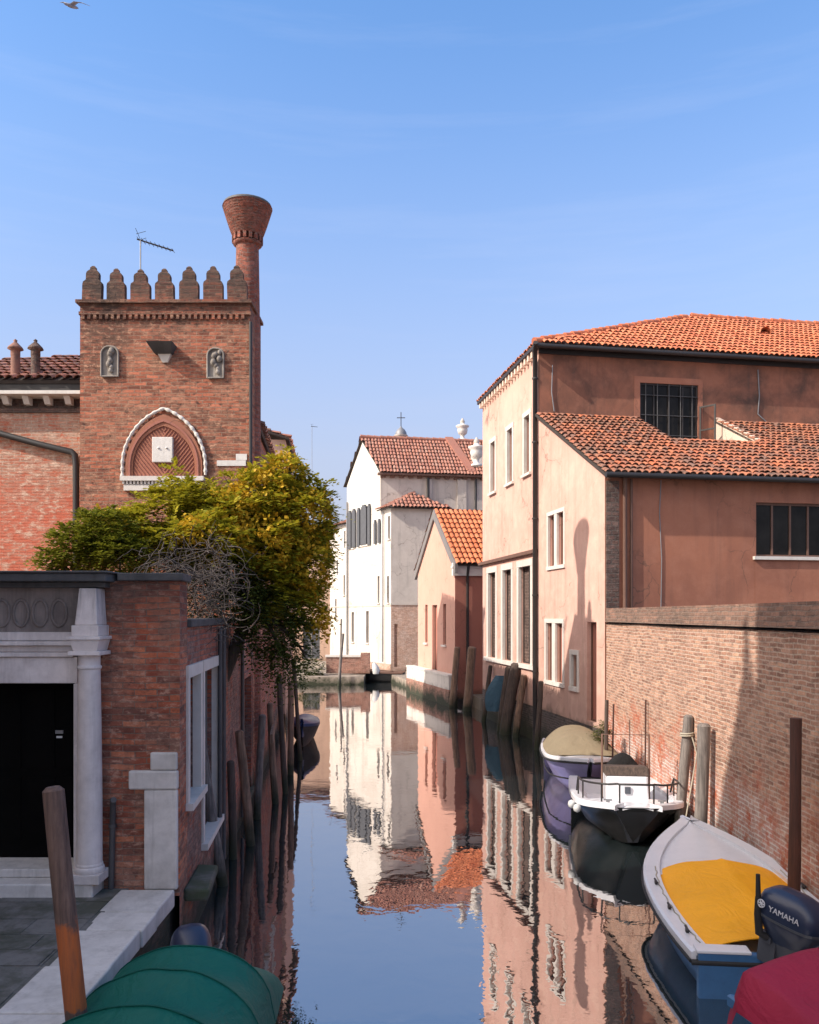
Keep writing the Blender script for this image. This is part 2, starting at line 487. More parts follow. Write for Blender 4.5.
def plain_mat(name, base, rough=.6, var=.2, metallic=0.0, dark=None, scale=3.0, bump=.08, coat=0.0, **pr):
    m, nt, out = newmat(name)
    uv, pos, geo = coords(nt)
    a = noise(nt, pos, scale, 6, .65); c = noise(nt, pos, scale * 9, 4, .7)
    dk = dark or tuple(x * .45 for x in base)
    col = mix(nt, mth(nt, 'MULTIPLY', rng(nt, a, .42, .72), var), base, dk)
    col = mix(nt, rng(nt, c, .45, .8, 0, var * .6), col, dk)
    r = rng(nt, a, .3, .7, max(0, rough - .08), min(1, rough + .1))
    finish(nt, out, col, r, c, bump, .01, Metallic=metallic, Coat_Weight=coat, **pr)
    return m

def cloth_mat(name, base, rough=.7, fold=.25):
    m, nt, out = newmat(name)
    uv, pos, geo = coords(nt)
    a = noise(nt, pos, 1.5, 5, .6, .6); w = noise(nt, pos, 6.5, 5, .6, 1.2); c = noise(nt, pos, 160, 2)
    col = mix(nt, rng(nt, a, .4, .75, 0, .3), base, tuple(x * .6 for x in base))
    col = mix(nt, rng(nt, noise(nt, pos, 11, 6, .75), .55, .8, 0, .3), col, tuple(min(1, x * .6 + .012) for x in base))
    cr1 = mth(nt, 'ABSOLUTE', mth(nt, 'SUBTRACT', noise(nt, vscale(nt, pos, (1, .6, 1)), 2.6, 3, .55, 1.5), .5))
    cr2 = mth(nt, 'ABSOLUTE', mth(nt, 'SUBTRACT', noise(nt, vscale(nt, pos, (.7, 1.2, 1)), 6.0, 3, .55, 1.0), .5))
    h = mth(nt, 'ADD', mth(nt, 'ADD', mth(nt, 'MULTIPLY', w, .5), mth(nt, 'MULTIPLY', c, .05)), mth(nt, 'ADD', mth(nt, 'MULTIPLY', cr1, -2.6), mth(nt, 'MULTIPLY', cr2, -.9)))
    finish(nt, out, col, rough, h, fold, .05, Specular_IOR_Level=.25)
    return m

def leaf_mat(name, cols, trans=.35):
    m, nt, out = newmat(name)
    uv, pos, geo = coords(nt)
    cr = nd(nt, 'ValToRGB', {'Fac': mth(nt, 'ADD', mth(nt, 'MULTIPLY', geo.outputs['Random Per Island'], .5), rng(nt, noise(nt, pos, 5.0, 3), .3, .7, 0, .4))})
    e = cr.color_ramp.elements
    e[0].color = (*cols[0], 1); e[1].color = (*cols[-1], 1)
    for i, c in enumerate(cols[1:-1]):
        k = e.new((i + 1) / (len(cols) - 1)); k.color = (*c, 1)
    d = nd(nt, 'BsdfPrincipled', {'Base Color': cr.outputs[0], 'Roughness': .6, 'Specular IOR Level': .2})
    t = nd(nt, 'BsdfTranslucent', {'Color': cr.outputs[0]})
    mx = nd(nt, 'MixShader', {0: trans, 1: d.outputs[0], 2: t.outputs[0]})
    nt.links.new(mx.outputs[0], out.inputs['Surface'])
    return m

def glass_mat(name, tint=(.012, .011, .010), rough=.08):
    m, nt, out = newmat(name)
    uv, pos, geo = coords(nt)
    a = noise(nt, pos, 1.3, 4)
    col = mix(nt, rng(nt, a, .4, .7), tint, tuple(x * 2.2 for x in tint))
    finish(nt, out, col, rough, noise(nt, pos, .8, 2), .03, .05, IOR=1.22)
    return m

def water_mat():
    m, nt, out = newmat('canal water')
    uv, pos, geo = coords(nt)
    p1 = vscale(nt, pos, (1.0, 1.0, 1.0))
    h = mth(nt, 'ADD', mth(nt, 'MULTIPLY', noise(nt, p1, 2.6, 3, .5, .3), 1.0), mth(nt, 'MULTIPLY', noise(nt, p1, .55, 2, .5), 1.6))
    h = mth(nt, 'ADD', h, mth(nt, 'MULTIPLY', noise(nt, p1, 9.0, 2, .5), .10))
    bn = nd(nt, 'Bump', {'Height': h, 'Strength': .1, 'Distance': .025})
    fr = nd(nt, 'Fresnel', {'IOR': 1.33, 'Normal': bn.outputs[0]}).outputs[0]
    f = rng(nt, fr, .0, .7, .40, .95)
    d = nd(nt, 'BsdfDiffuse', {'Color': (.016, .026, .028, 1)})
    g = nd(nt, 'BsdfGlossy', {'Color': (.98, .95, .95, 1), 'Roughness': .012, 'Normal': bn.outputs[0]})
    mx = nd(nt, 'MixShader', {0: f, 1: d.outputs[0], 2: g.outputs[0]})
    nt.links.new(mx.outputs[0], out.inputs['Surface'])
    return m

M = {}
M['water'] = water_mat()
M['mud'] = plain_mat('canal bed mud', (.05, .045, .035), .95, .4)
M['earth'] = stone_mat('trodden earth', (.16, .13, .1), (.07, .06, .045), .6, .95)
M['paving'] = stone_mat('grey trachyte paving', (.20, .19, .175), (.07, .07, .062), .8, .85, green=(.06, .065, .04))
M['istrian'] = stone_mat('white quay stone', (.78, .73, .67), (.30, .27, .23), .6, .75)
M['istrian_gate'] = stone_mat('weathered white gate stone', (.82, .75, .71), (.30, .26, .24), .55, .75, blacktop=(3.95, 4.6))
M['farstone'] = stone_mat('beige bank stone', (.46, .38, .31), (.2, .16, .13), .6, .9, damp=True)
M['relief'] = stone_mat('grimy carved stone', (.40, .36, .31), (.12, .10, .085), .9, .9)
M['trim'] = stone_mat('pale window stone', (.72, .68, .62), (.42, .37, .32), .4, .8)
M['marble'] = stone_mat('old white marble', (.75, .72, .67), (.35, .32, .28), .45, .6)
M['darkstone'] = stone_mat('blackened cornice stone', (.10, .10, .10), (.03, .03, .03), .7, .85)
M['frieze'] = stone_mat('sooty frieze plaster', (.30, .255, .23), (.09, .075, .068), .8, .9)
M['mossstone'] = stone_mat('mossy landing stone', (.14, .14, .12), (.05, .055, .04), .7, .9, damp=True, green=(.05, .07, .03))
M['quaybrick'] = brick_mat('mossy quay brick', (.16, .1, .075), (.09, .07, .05), (.12, .11, .09), worn=(.055, .065, .035), worn_amt=.9, dirt=(.02, .024, .014), dirt_amt=.8, bump=1.0)
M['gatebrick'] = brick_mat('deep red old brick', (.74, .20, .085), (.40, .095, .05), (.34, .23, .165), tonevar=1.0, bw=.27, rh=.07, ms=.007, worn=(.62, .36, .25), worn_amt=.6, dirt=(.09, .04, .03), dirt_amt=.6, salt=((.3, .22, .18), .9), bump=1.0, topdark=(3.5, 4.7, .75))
M['sidebrick'] = brick_mat('damp red canal brick', (.58, .17, .09), (.38, .105, .065), (.26, .19, .16), worn=(.42, .27, .22), worn_amt=.7, dirt=(.06, .035, .03), dirt_amt=.7, patch=(.36, .24, .2), bump=1.0)
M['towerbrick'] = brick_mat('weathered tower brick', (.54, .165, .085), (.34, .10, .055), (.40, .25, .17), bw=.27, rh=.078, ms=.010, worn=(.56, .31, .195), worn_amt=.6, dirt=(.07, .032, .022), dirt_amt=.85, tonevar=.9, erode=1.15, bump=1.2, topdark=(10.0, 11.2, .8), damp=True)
M['housebrick'] = brick_mat('salmon worn brick', (.58, .22, .13), (.56, .29, .19), (.64, .46, .35), tonevar=.6, erode=1.15, bw=.26, rh=.07, ms=.013, worn=(.70, .50, .37), worn_amt=.9, dirt=(.52, .13, .065), dirt_amt=.8, red=((.58, .14, .075), 6.5), bump=1.2)
M['chimneybrick'] = brick_mat('chimney brick', (.38, .105, .06), (.27, .075, .045), (.28, .17, .13), bw=.22, rh=.1, ms=.012, worn=(.42, .19, .14), worn_amt=.5, dirt=(.1, .05, .04), dirt_amt=.5, damp=False, bump=1.2)
M['wallbrick'] = brick_mat('pale garden wall brick', (.66, .36, .235), (.44, .205, .13), (.70, .55, .43), tonevar=1.0, erode=.7, bw=.235, rh=.066, ms=.012, worn=(.64, .42, .32), worn_amt=.45, dirt=(.2, .11, .08), dirt_amt=.35, salt=((.74, .66, .60), 1.15), red=((.52, .12, .05), 1.35), bump=.9)
M['copingbrick'] = brick_mat('soot stained coping brick', (.40, .21, .14), (.27, .145, .10), (.33, .24, .19), bw=.25, rh=.07, ms=.01, worn=(.28, .19, .14), worn_amt=.6, dirt=(.10, .075, .06), dirt_amt=.5, damp=False, bump=1.0)
M['darkbrick'] = brick_mat('dark corner brick', (.17, .085, .065), (.10, .06, .05), (.13, .1, .085), bw=.2, rh=.12, ms=.02, damp=True, bump=1.2)
M['basebrick'] = brick_mat('black wet footing brick', (.13, .09, .075), (.075, .055, .05), (.24, .21, .185), worn=(.14, .11, .09), bump=1.2, dirt=(.02, .02, .017), dirt_amt=.7)
M['farbrick'] = brick_mat('far pinkish brick', (.62, .38, .28), (.5, .29, .2), (.66, .5, .4), worn=(.68, .52, .43), worn_amt=.8, dirt=(.35, .2, .14), dirt_amt=.4)
M['redwall'] = brick_mat('far red brick', (.42, .19, .13), (.36, .15, .1), (.4, .28, .22), worn=(.5, .32, .25), worn_amt=.5)
M['pink'] = plaster_mat('pink lime plaster', (.71, .43, .345), (.54, .31, .24), (.77, .54, .43), .7, .4, damp_h=1.0, patch=.6, low=(3.8, 1.0, .65, (.40, .26, .20)), topstain=(11.0, 12.6, .35, (.5, .26, .18)))
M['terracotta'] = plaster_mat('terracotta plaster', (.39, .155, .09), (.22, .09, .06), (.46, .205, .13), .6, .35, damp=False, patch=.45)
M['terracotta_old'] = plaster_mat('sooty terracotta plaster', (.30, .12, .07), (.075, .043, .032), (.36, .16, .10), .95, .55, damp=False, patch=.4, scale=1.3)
M['cream'] = plaster_mat('cream plaster', (.75, .58, .46), (.55, .42, .33), None, .3, .2, damp=False)
M['orange'] = plaster_mat('orange plaster', (.64, .355, .27), (.54, .285, .21), (.68, .41, .315), .4, .15, damp_h=.3)
M['brownred'] = plaster_mat('brown red plaster', (.40, .16, .115), (.3, .12, .09), None, .5, .2)
M['white'] = plaster_mat('white limewash', (.68, .635, .575), (.50, .45, .39), (.74, .70, .64), .65, .5, damp_h=.6)
M['grey'] = plaster_mat('grey render', (.56, .50, .44), (.36, .315, .28), (.66, .60, .53), .5, .45, damp=False)
M['tan'] = plaster_mat('tan plaster', (.62, .42, .31), (.45, .3, .22), None, .5, .3)
M['fascia'] = plain_mat('white fascia', (.68, .66, .62), .8, .25)
M['barge'] = plain_mat('grey bargeboard', (.20, .185, .18), .85, .3)
M['tile_new'] = tile_mat('orange clay tiles', [(.50, .13, .055), (.60, .185, .08), (.66, .23, .11), (.44, .11, .05)], (.4, .16, .09), .4, .15)
M['tile_old'] = tile_mat('lichened clay tiles', [(.46, .15, .07), (.36, .13, .07), (.52, .18, .085), (.22, .115, .085), (.56, .15, .06)], (.15, .095, .07), .9, .75)
M['tile_gable'] = tile_mat('bright orange tiles', [(.60, .17, .065), (.68, .23, .10), (.56, .145, .055)], (.45, .16, .08), .2, .12)
M['tile_church'] = tile_mat('faded red tiles', [(.36, .145, .095), (.44, .195, .135), (.31, .125, .09), (.42, .23, .17)], (.32, .17, .13), .4, .2)
M['tile_tower'] = tile_mat('brown clay tiles', [(.3, .12, .08), (.42, .17, .115), (.22, .12, .09), (.5, .22, .15)], (.14, .1, .08), .6, .4)
M['under'] = plain_mat('roof boards', (.05, .038, .032), .9, .4)
M['wood'] = wood_mat('weathered mooring timber', (.34, .21, .14), (.10, .065, .045))
M['woodgrey'] = wood_mat('silvered mooring timber', (.27, .235, .21), (.085, .075, .068))
M['woodpaint'] = wood_mat('mooring timber with rust red band', (.22, .135, .1), (.08, .05, .04), ((.50, .13, .03), 1.15, 1.74))
M['woodred'] = wood_mat('rusty iron post', (.11, .045, .033), (.05, .025, .02))
M['wooddark'] = wood_mat('tarred timber', (.13, .09, .07), (.04, .03, .025))
M['darkmetal'] = plain_mat('dark painted metal', (.028, .025, .024), .5, .3)
M['lead'] = plain_mat('lead pipe', (.1, .095, .095), .6, .4, .3)
M['steel'] = plain_mat('galvanised steel', (.3, .3, .3), .45, .3, .6)
M['zinc'] = plain_mat('weathered zinc', (.24, .24, .25), .55, .4, .3)
M['glass'] = glass_mat('dark window glass')
M['dark'] = plain_mat('dark interior', (.005, .0045, .0045), .95, .2, Specular_IOR_Level=.05)
M['irondoor'] = plain_mat('blackened door', (.004, .0037, .0036), .95, .4, Specular_IOR_Level=.08)
M['frame'] = plain_mat('dark window frame', (.035, .028, .025), .6, .3)
M['brownframe'] = plain_mat('brown timber', (.16, .085, .06), .7, .35)
M['greyframe'] = plain_mat('grey painted frame', (.22, .21, .2), .6, .3)
M['shutter'] = plain_mat('grey shutters', (.085, .09, .1), .65, .3)
M['grille'] = brick_mat('dark latticework', (.10, .06, .05), (.06, .04, .035), (.18, .13, .105), bw=.16, rh=.11, ms=.016, damp=False, bump=1.0)
M['tealdoor'] = plain_mat('teal grey door', (.07, .10, .115), .75, .5)
M['sign'] = plain_mat('small white notice', (.7, .7, .68), .6, .1)
M['leaf'] = leaf_mat('mimosa leaves', [(.10, .115, .015), (.28, .27, .022), (.48, .41, .03), (.60, .48, .04)])
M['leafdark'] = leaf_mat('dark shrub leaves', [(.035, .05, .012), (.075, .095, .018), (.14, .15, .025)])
M['leafmid'] = leaf_mat('olive shrub leaves', [(.08, .10, .016), (.20, .21, .02), (.36, .33, .028)])
M['blossom'] = leaf_mat('mimosa blossom', [(.50, .34, .02), (.62, .40, .03), (.50, .24, .02)], .3)
M['bark'] = wood_mat('tree bark', (.09, .07, .055), (.035, .028, .022), damp=False)
M['twig'] = wood_mat('dry twigs', (.12, .095, .08), (.05, .04, .034), damp=False)
M['flower'] = leaf_mat('pale blossom', [(.4, .38, .33), (.6, .55, .48)], .2)
M['boatwhite'] = plain_mat('white gelcoat', (.72, .73, .76), .35, .18, dark=(.42, .42, .42), coat=.3)
M['boatblue'] = plain_mat('blue hull paint', (.04, .14, .31), .5, .3, dark=(.02, .05, .09), coat=.2)
M['boatpurple'] = plain_mat('violet hull paint', (.27, .245, .50), .4, .3, coat=.2)
M['boatblack'] = plain_mat('black hull paint', (.012, .012, .013), .35, .3, coat=.2)
M['navy'] = plain_mat('navy boat paint', (.02, .05, .14), .4, .3)
M['rubber'] = plain_mat('black rubber', (.02, .02, .021), .6, .3)
M['engine'] = plain_mat('dark blue engine cowl', (.018, .03, .068), .4, .25, coat=.2)
M['enginegrey'] = plain_mat('grey engine metal', (.09, .10, .12), .4, .3, .2)
M['silver'] = plain_mat('silver lettering', (.62, .64, .68), .4, .1)
M['yellow'] = cloth_mat('yellow tarpaulin', (.98, .44, .014), .55, .3)
M['olive'] = cloth_mat('olive canvas', (.24, .195, .125), .8, .3)
M['green'] = cloth_mat('dark green canvas', (.004, .12, .088), .6, .3)
M['maroon'] = cloth_mat('maroon canvas', (.30, .018, .05), .7, .3)
M['bluetarp'] = cloth_mat('blue grey tarpaulin', (.055, .115, .16), .7, .5)
M['whitecloth'] = cloth_mat('white sheet', (.7, .69, .66), .8, .4)
M['fender'] = plain_mat('white plastic', (.6, .6, .58), .5, .2)
M['gullwhite'] = plain_mat('gull feathers', (.62, .63, .66), .8, .15)
M['gullgrey'] = plain_mat('gull feathers', (.34, .34, .37), .8, .5, scale=9)
M['blackcloth'] = cloth_mat('black seat cover', (.016, .015, .015), .9, .5)
M['bluegreen'] = cloth_mat('green canvas seam', (.004, .09, .066))
M['rope'] = plain_mat('pale rope', (.42, .38, .3), .9, .3)
# ---------------------------------------------------------------- setting: water, banks, quays
MB().face([(-900, -300, 0), (900, -300, 0), (900, 1500, 0), (-900, 1500, 0)]).build('water', M['water'], kind='structure')
MB().face([(-3000, -900, -1.8), (3000, -900, -1.8), (3000, 3500, -1.8), (-3000, 3500, -1.8)]).build('ground', M['mud'], kind='structure')

def bank(name, poly, z0, z1, mat):
    return MB().slab([(x, y, z1) for x, y in poly][::1], z1 - z0).build(name, mat, kind='structure')

QZ = 0.9
F_SIDE = Frame((-2.62, 9.46), (-0.0936, 0.9956))       # left bank, faces the canal
q = F_SIDE.p
def xy(v): return (v.x, v.y)
# quay in front of the gate
bank('quay', [(-60, -14), (-2.72, -14), (-2.72, 9.40), (-60, 9.40)], -1.8, QZ - .06, M['quaybrick'])
bank('quay_paving', [(-60, -14), (-3.20, -14), (-3.20, 9.45), (-60, 9.45)], QZ - .056, QZ - .012, M['paving'])
kb = MB(); y = -6.0
for L in (1.3, 1.7, 1.5, 1.9, 1.2, 1.55, 1.25, 1.1, .95, .9, .85, .5, .78):
    y1 = y + L
    if y1 > 9.40: y1 = 9.40
    w = rnd.uniform(-.045, .045); dz = rnd.uniform(-.018, .018)
    kb.hexa([(-3.24 + w, y + .011, QZ - .2), (-2.64 + w * .5, y + .011, QZ - .2), (-2.64 + w * .5, y1 - .011, QZ - .2), (-3.24 + w, y1 - .011, QZ - .2),
             (-3.24 + w, y + .011, QZ + dz), (-2.64 + w * .5, y + .011, QZ + dz), (-2.64 + w * .5, y1 - .011, QZ + dz * .4), (-3.24 + w, y1 - .011, QZ + dz * .4)])
    y = y1
    if y >= 9.40: break
kb.build('quay_edging', M['istrian'], kind='structure', bevel=.018)
# paving slab joints are real slabs: a thin sheet of separate stones over the bed
pv = MB(); yy = 3.0
while yy < 9.40:
    hgt = rnd.choice((.42, .5, .36)); xx = -8.0 + rnd.uniform(0, .4)
    while xx < -3.26:
        L = rnd.uniform(.5, .95); x1 = min(xx + L, -3.255)
        pv.box((xx + .006, yy + .011, QZ - .05), (x1 - .006, min(yy + hgt, 9.42) - .006, QZ - .004 + rnd.uniform(-.006, .004)))
        xx += L
    yy += hgt
pv.build('pavement', M['paving'], kind='structure')
a, b = F_SIDE.p(-.02, 0), F_SIDE.p(26, 0)
bank('left_bank', [(-60, 9.42), (a.x - .12, 9.42), (b.x - .12, b.y), (-60, b.y)], -1.8, .75, M['earth'])
# right bank behind the walls
bank('right_bank', [(5.2, -14), (60, -14), (60, 70), (14, 70), (2.0, 42.0), (3.2, 33.0), (5.2, 21.2)], -1.8, .5, M['earth'])
# far banks: crossing quay, the inlet's landing and the church side
bank('far_quay', [(-80, 47.6), (-2.62, 47.6), (-2.62, 51.5), (-1.32, 51.2), (-1.30, 50.4), (.36, 42.6), (2.2, 42.6), (14, 70), (14, 130), (-80, 130)], -1.8, .46, M['farstone'])

# ---------------------------------------------------------------- left: gate wall
def y2z(py): return EYE - (py - HY) / FPX * 9.46
def x2s(px): return (px - CX) / FPX * 9.46
FG = Frame((0, 9.46), (1, 0))       # along = world X
gate = thing('garden_gate', (-4.2, 9.5, QZ), 'old red brick gate wall with white stone column beside the black doorway', 'gate')
DX0, DX1 = -6.2, x2s(75)
dz0, dz1 = QZ + .24, y2z(683)
w = MB(); wall(w, FG, x2s(80), -2.62, QZ - .1, y2z(581))
wall(w, F_SIDE, 0, .5, QZ - .4, y2z(581))
w.face([(x2s(104), 9.46, y2z(581)), (-2.62, 9.46, y2z(581)), (-2.667, 9.96, y2z(581)), (x2s(104), 9.96, y2z(581))])
w.face([(-2.667, 9.96, QZ), (-9.5, 9.96, QZ), (-9.5, 9.96, y2z(581)), (-2.667, 9.96, y2z(581))])
w.build('wall', M['gatebrick'], gate)
w = MB(); wall(w, FG, -9.5, x2s(104), y2z(632), y2z(588), o=.02)
w.build('frieze', M['frieze'], gate)
rel = MB()          # worn row of carved rings in the frieze
for cx in (3, 22, 41, 60):
    ctr = FG.p(x2s(cx), y2z(613), .024)
    ring = []
    for k in range(17):
        th = 2 * math.pi * k / 16
        ring.append(ctr + Vector((math.cos(th) * .085, 0, math.sin(th) * .15)))
    rel.tube(ring, .019, 6)
rel.build('frieze_relief', M['frieze'], gate)
li = MB()
li.fbox(FG, DX0 - .3, x2s(79), y2z(683), y2z(657), -.3, .05)
li.fbox(FG, DX0 - .3, x2s(76), y2z(656.6), y2z(652), -.1, .09)
li.fbox(FG, DX0 - .3, x2s(76), y2z(651.6), y2z(645.5), -.1, .065)
li.fbox(FG, DX0 - .3, x2s(76), y2z(645.2), y2z(641), -.1, .13)
li.fbox(FG, DX0 - .3, x2s(80), y2z(640.6), y2z(632), -.1, .035)
li.build('lintel', M['istrian_gate'], gate, bevel=.008)
MB().fbox(FG, DX1, x2s(80), QZ + .1, y2z(683) - .003, -.32, .05).build('jamb', M['istrian_gate'], gate, bevel=.01)
st = MB(); st.fbox(FG, DX0 - .3, x2s(104), QZ - .05, QZ + .14, -.4, .34); st.fbox(FG, DX0 - .3, x2s(82), QZ + .142, QZ + .24, -.4, .12)
st.build('step', M['istrian'], gate, bevel=.015)
# column: base, tapered shaft, capital, block and pilaster strip above
cxm, cz0 = x2s(88.5), QZ + .14
co = MB(); cc = FG.p((89.5 - CX) / FPX * 9.26, 0, .20)
co.box((cc.x - .165, cc.y - .165, cz0), (cc.x + .165, cc.y + .165, cz0 + .10))
co.lathe((cc.x, cc.y, cz0 + .10), [(.158, 0), (.165, .03), (.158, .06), (.142, .07), (.148, .085), (.14, .105)], 24)
ztop = y2z(668)
Hs = ztop - cz0 - .2
co.lathe((cc.x, cc.y, cz0 + .2), [(.138, 0), (.137, Hs * .33), (.128, Hs * .7), (.117, Hs), (.13, Hs + .01), (.132, Hs + .035), (.117, Hs + .045), (.117, Hs + .15), (.135, Hs + .17)], 24)
z1 = ztop + .16
co.box((cc.x - .175, cc.y - .175, z1), (cc.x + .175, cc.y + .175, z1 + .045))
co.hexa([(cc.x - .13, cc.y - .13, z1 + .045), (cc.x + .13, cc.y - .13, z1 + .045), (cc.x + .13, cc.y + .19, z1 + .045), (cc.x - .13, cc.y + .19, z1 + .045),
         (cc.x - .165, cc.y - .165, z1 + .17), (cc.x + .165, cc.y - .165, z1 + .17), (cc.x + .165, cc.y + .19, z1 + .17), (cc.x - .165, cc.y + .19, z1 + .17)])
co.box((cc.x - .185, cc.y - .185, z1 + .172), (cc.x + .185, cc.y + .19, z1 + .21))
co.build('column', M['istrian_gate'], gate, bevel=.006)
z2 = z1 + .21
pl = MB(); pl.box((cc.x - .15, cc.y - .14, z2), (cc.x + .15, cc.y + .19, z2 + .12))
pl.hexa([(cc.x - .125, cc.y - .11, z2 + .122), (cc.x + .125, cc.y - .11, z2 + .122), (cc.x + .125, cc.y + .19, z2 + .122), (cc.x - .125, cc.y + .19, z2 + .122),
         (cc.x - .09, cc.y - .07, y2z(589)), (cc.x + .10, cc.y - .07, y2z(589)), (cc.x + .10, cc.y + .19, y2z(589)), (cc.x - .09, cc.y + .19, y2z(589))])
pl.build('pedestal_block', M['istrian_gate'], gate, bevel=.01)
cn = MB()
cn.fbox(FG, -9.5, x2s(110), y2z(588), y2z(582.5), -.5, .16)
cn.fbox(FG, -9.5, x2s(115), y2z(582.3), y2z(574.5), -.5, .30)
cn.fbox(FG, -9.5, x2s(118), y2z(574.2), y2z(572.2), -.5, .33)
cn.hexa([(x2s(118.5), 9.41, y2z(580.8)), (-2.57, 9.41, y2z(580.8)), (-2.63, 10.0, y2z(580.8)), (x2s(118.5), 10.0, y2z(580.8)), (x2s(118.5), 9.41, y2z(573)), (-2.57, 9.41, y2z(573)), (-2.63, 10.0, y2z(573)), (x2s(118.5), 10.0, y2z(573))])
cn.build('cornice', M['darkstone'], gate, bevel=.012)
do = MB(); do.fbox(FG, DX0, DX1, dz0, dz1 - .003, -.42, -.33)
for k in range(6):
    do.fbox(FG, DX0 + .1 + k * .4, DX0 + .42 + k * .4, dz0 + .2, dz0 + .95, -.33, -.315)
    do.fbox(FG, DX0 + .1 + k * .4, DX0 + .42 + k * .4, dz0 + 1.05, dz1 - .1, -.33, -.315)
d = do.build('door', M['irondoor'], gate)
MB().fbox(FG, x2s(44), x2s(52), y2z(737.5), y2z(734), -.312, -.3).build('letter_slot', M['steel'], d)
MB().fbox(FG, x2s(45), x2s(51), y2z(742), y2z(740), -.312, -.305).build('notice', M['sign'], d)
w = MB(); wall(w, FG, -9.5, DX0, QZ - .1, y2z(632)); w.build('wall', M['gatebrick'], gate)
cs = MB()
cs.fbox(FG, x2s(145), -2.635, QZ - .02, y2z(789), -.03, .05)
cs.fbox(FG, x2s(130), -2.63, y2z(788.7), y2z(770), -.03, .065)
cs.fbox(FG, x2s(151), -2.64, y2z(769.7), y2z(752), -.03, .045)
cs.build('cornerstone', M['istrian'], gate, bevel=.02)
pp = MB(); px_ = x2s(114)
pp.tube([FG.p(px_ - .015, QZ, .05), FG.p(px_, y2z(830), .05), FG.p(px_ + .01, y2z(801), .06), FG.p(px_ + .02, y2z(798), .10), FG.p(px_ + .05, y2z(797), .15)], .033, 10)
pp.tube([FG.p(px_, y2z(826), .05), FG.p(px_, y2z(823), .05)], .045, 10)
pp.build('drain_pipe', M['lead'], gate)

# ---------------------------------------------------------------- left: garden wall along the canal
gw = thing('canal_wall', F_SIDE.p(4, 0), 'damp red brick wall rising from the canal behind the gate, with white framed openings', 'wall')
SE = 8.55
zt = F_SIDE.z(215, 627)
h1 = F_SIDE.hole(188, 668, 199, 790); h2 = F_SIDE.hole(203, 662, 217, 850); h3 = (SE - 1.75, SE - .35, .35, 2.75)
h1 = (h1[0], h1[1], 1.75, 3.25); h2 = (h2[0], h2[1], .95, 3.25)
w = MB(); wall(w, F_SIDE, .5, SE, -1.2, 3.85, [h1, h2, h3], .25)
w.face([F_SIDE.p(.5, 3.85), F_SIDE.p(SE, 3.85), F_SIDE.p(SE, 3.85, -.4), F_SIDE.p(.5, 3.85, -.4)])
w.face([F_SIDE.p(SE, -1, -.4), F_SIDE.p(.5, -1, -.4), F_SIDE.p(.5, 3.85, -.4), F_SIDE.p(SE, 3.85, -.4)])
wall(w, F_SIDE, 0, .5, -1.2, QZ - .4)
gwall = w.build('wall', M['sidebrick'], gw)
cp = MB(); cp.fbox(F_SIDE, .52, SE, 3.853, 3.95, -.44, .05); cp.build('coping', M['darkstone'], gw, bevel=.01)
def opening(F, h, parent, name, depth, pane_mat, frame_mat, cols=1, rows=1, bar=.035, sill_mat=None, surround=0.0, sur_mat=None, sillw=.08, fr=.05, sur_bottom=False):
    a0, a1, z0, z1 = h
    m = MB(); o0, o1 = -depth + .005, -depth + .055
    m.fbox(F, a0, a0 + fr, z0, z1, o0, o1); m.fbox(F, a1 - fr, a1, z0, z1, o0, o1)
    m.fbox(F, a0 + fr, a1 - fr, z1 - fr, z1, o0, o1); m.fbox(F, a0 + fr, a1 - fr, z0, z0 + fr, o0, o1)
    for i in range(1, cols):
        c = a0 + (a1 - a0) * i / cols; m.fbox(F, c - bar / 2, c + bar / 2, z0 + fr, z1 - fr, o0 + .002, o1 - .006)
    for j in range(1, rows):
        c = z0 + (z1 - z0) * j / rows; m.fbox(F, a0 + fr, a1 - fr, c - bar / 2, c + bar / 2, o0 + .004, o1 - .009)
    f = m.build(name, frame_mat, parent)
    MB().fbox(F, a0 + .002, a1 - .002, z0 + .002, z1 - .002, -depth - .04, -depth + .02).build('pane' if name == 'window' else 'panel', pane_mat, f)
    if surround:
        s = MB(); t = surround; e = .006
        s.fbox(F, a0 - t, a0 + e, z0 + .003, z1 - .003, -.08, .028); s.fbox(F, a1 - e, a1 + t, z0 + .003, z1 - .003, -.08, .028)
        s.fbox(F, a0 - t - .015, a1 + t + .015, z1 - e, z1 + t * 1.1, -.08, .034)
        if sur_bottom: s.fbox(F, a0 - t, a1 + t, z0 - t, z0 - .002, -.08, .03)
        s.build('surround', sur_mat or M['trim'], f)
    if sill_mat:
        MB().fbox(F, a0 - max(surround, .06) - .03, a1 + max(surround, .06) + .03, z0 - sillw, z0 + .005, -.1, .09).build('sill', sill_mat, f)
    return f
opening(F_SIDE, h1, gw, 'window', .2, M['dark'], M['woodgrey'], 3, 1, .03, M['trim'], .13)
opening(F_SIDE, h2, gw, 'door', .2, M['woodgrey'], M['greyframe'], 1, 1, .03, M['trim'], .13)
opening(F_SIDE, h3, gw, 'door', .2, M['tealdoor'], M['tealdoor'], 2, 1, .04, M['mossstone'], .10, M['sidebrick'])
vp = MB()
for s_ in (3.05, 3.5, 6.2): vp.tube([F_SIDE.p(s_, .2, .05), F_SIDE.p(s_ + .02, 3.8, .05)], .035, 8)
vp.build('drain_pipe', M['lead'], gw)
MB().hexa([F_SIDE.p(.25, .64, .28), F_SIDE.p(1.3, .63, .25), F_SIDE.p(1.3, .63, .0), F_SIDE.p(.25, .64, .0), F_SIDE.p(.25, .78, .30), F_SIDE.p(1.3, .76, .26), F_SIDE.p(1.3, .78, 0), F_SIDE.p(.25, .8, 0)]).build('landing_step', M['mossstone'], bevel=.03, label='mossy grey stone landing at the foot of the brick canal wall', cat='step')

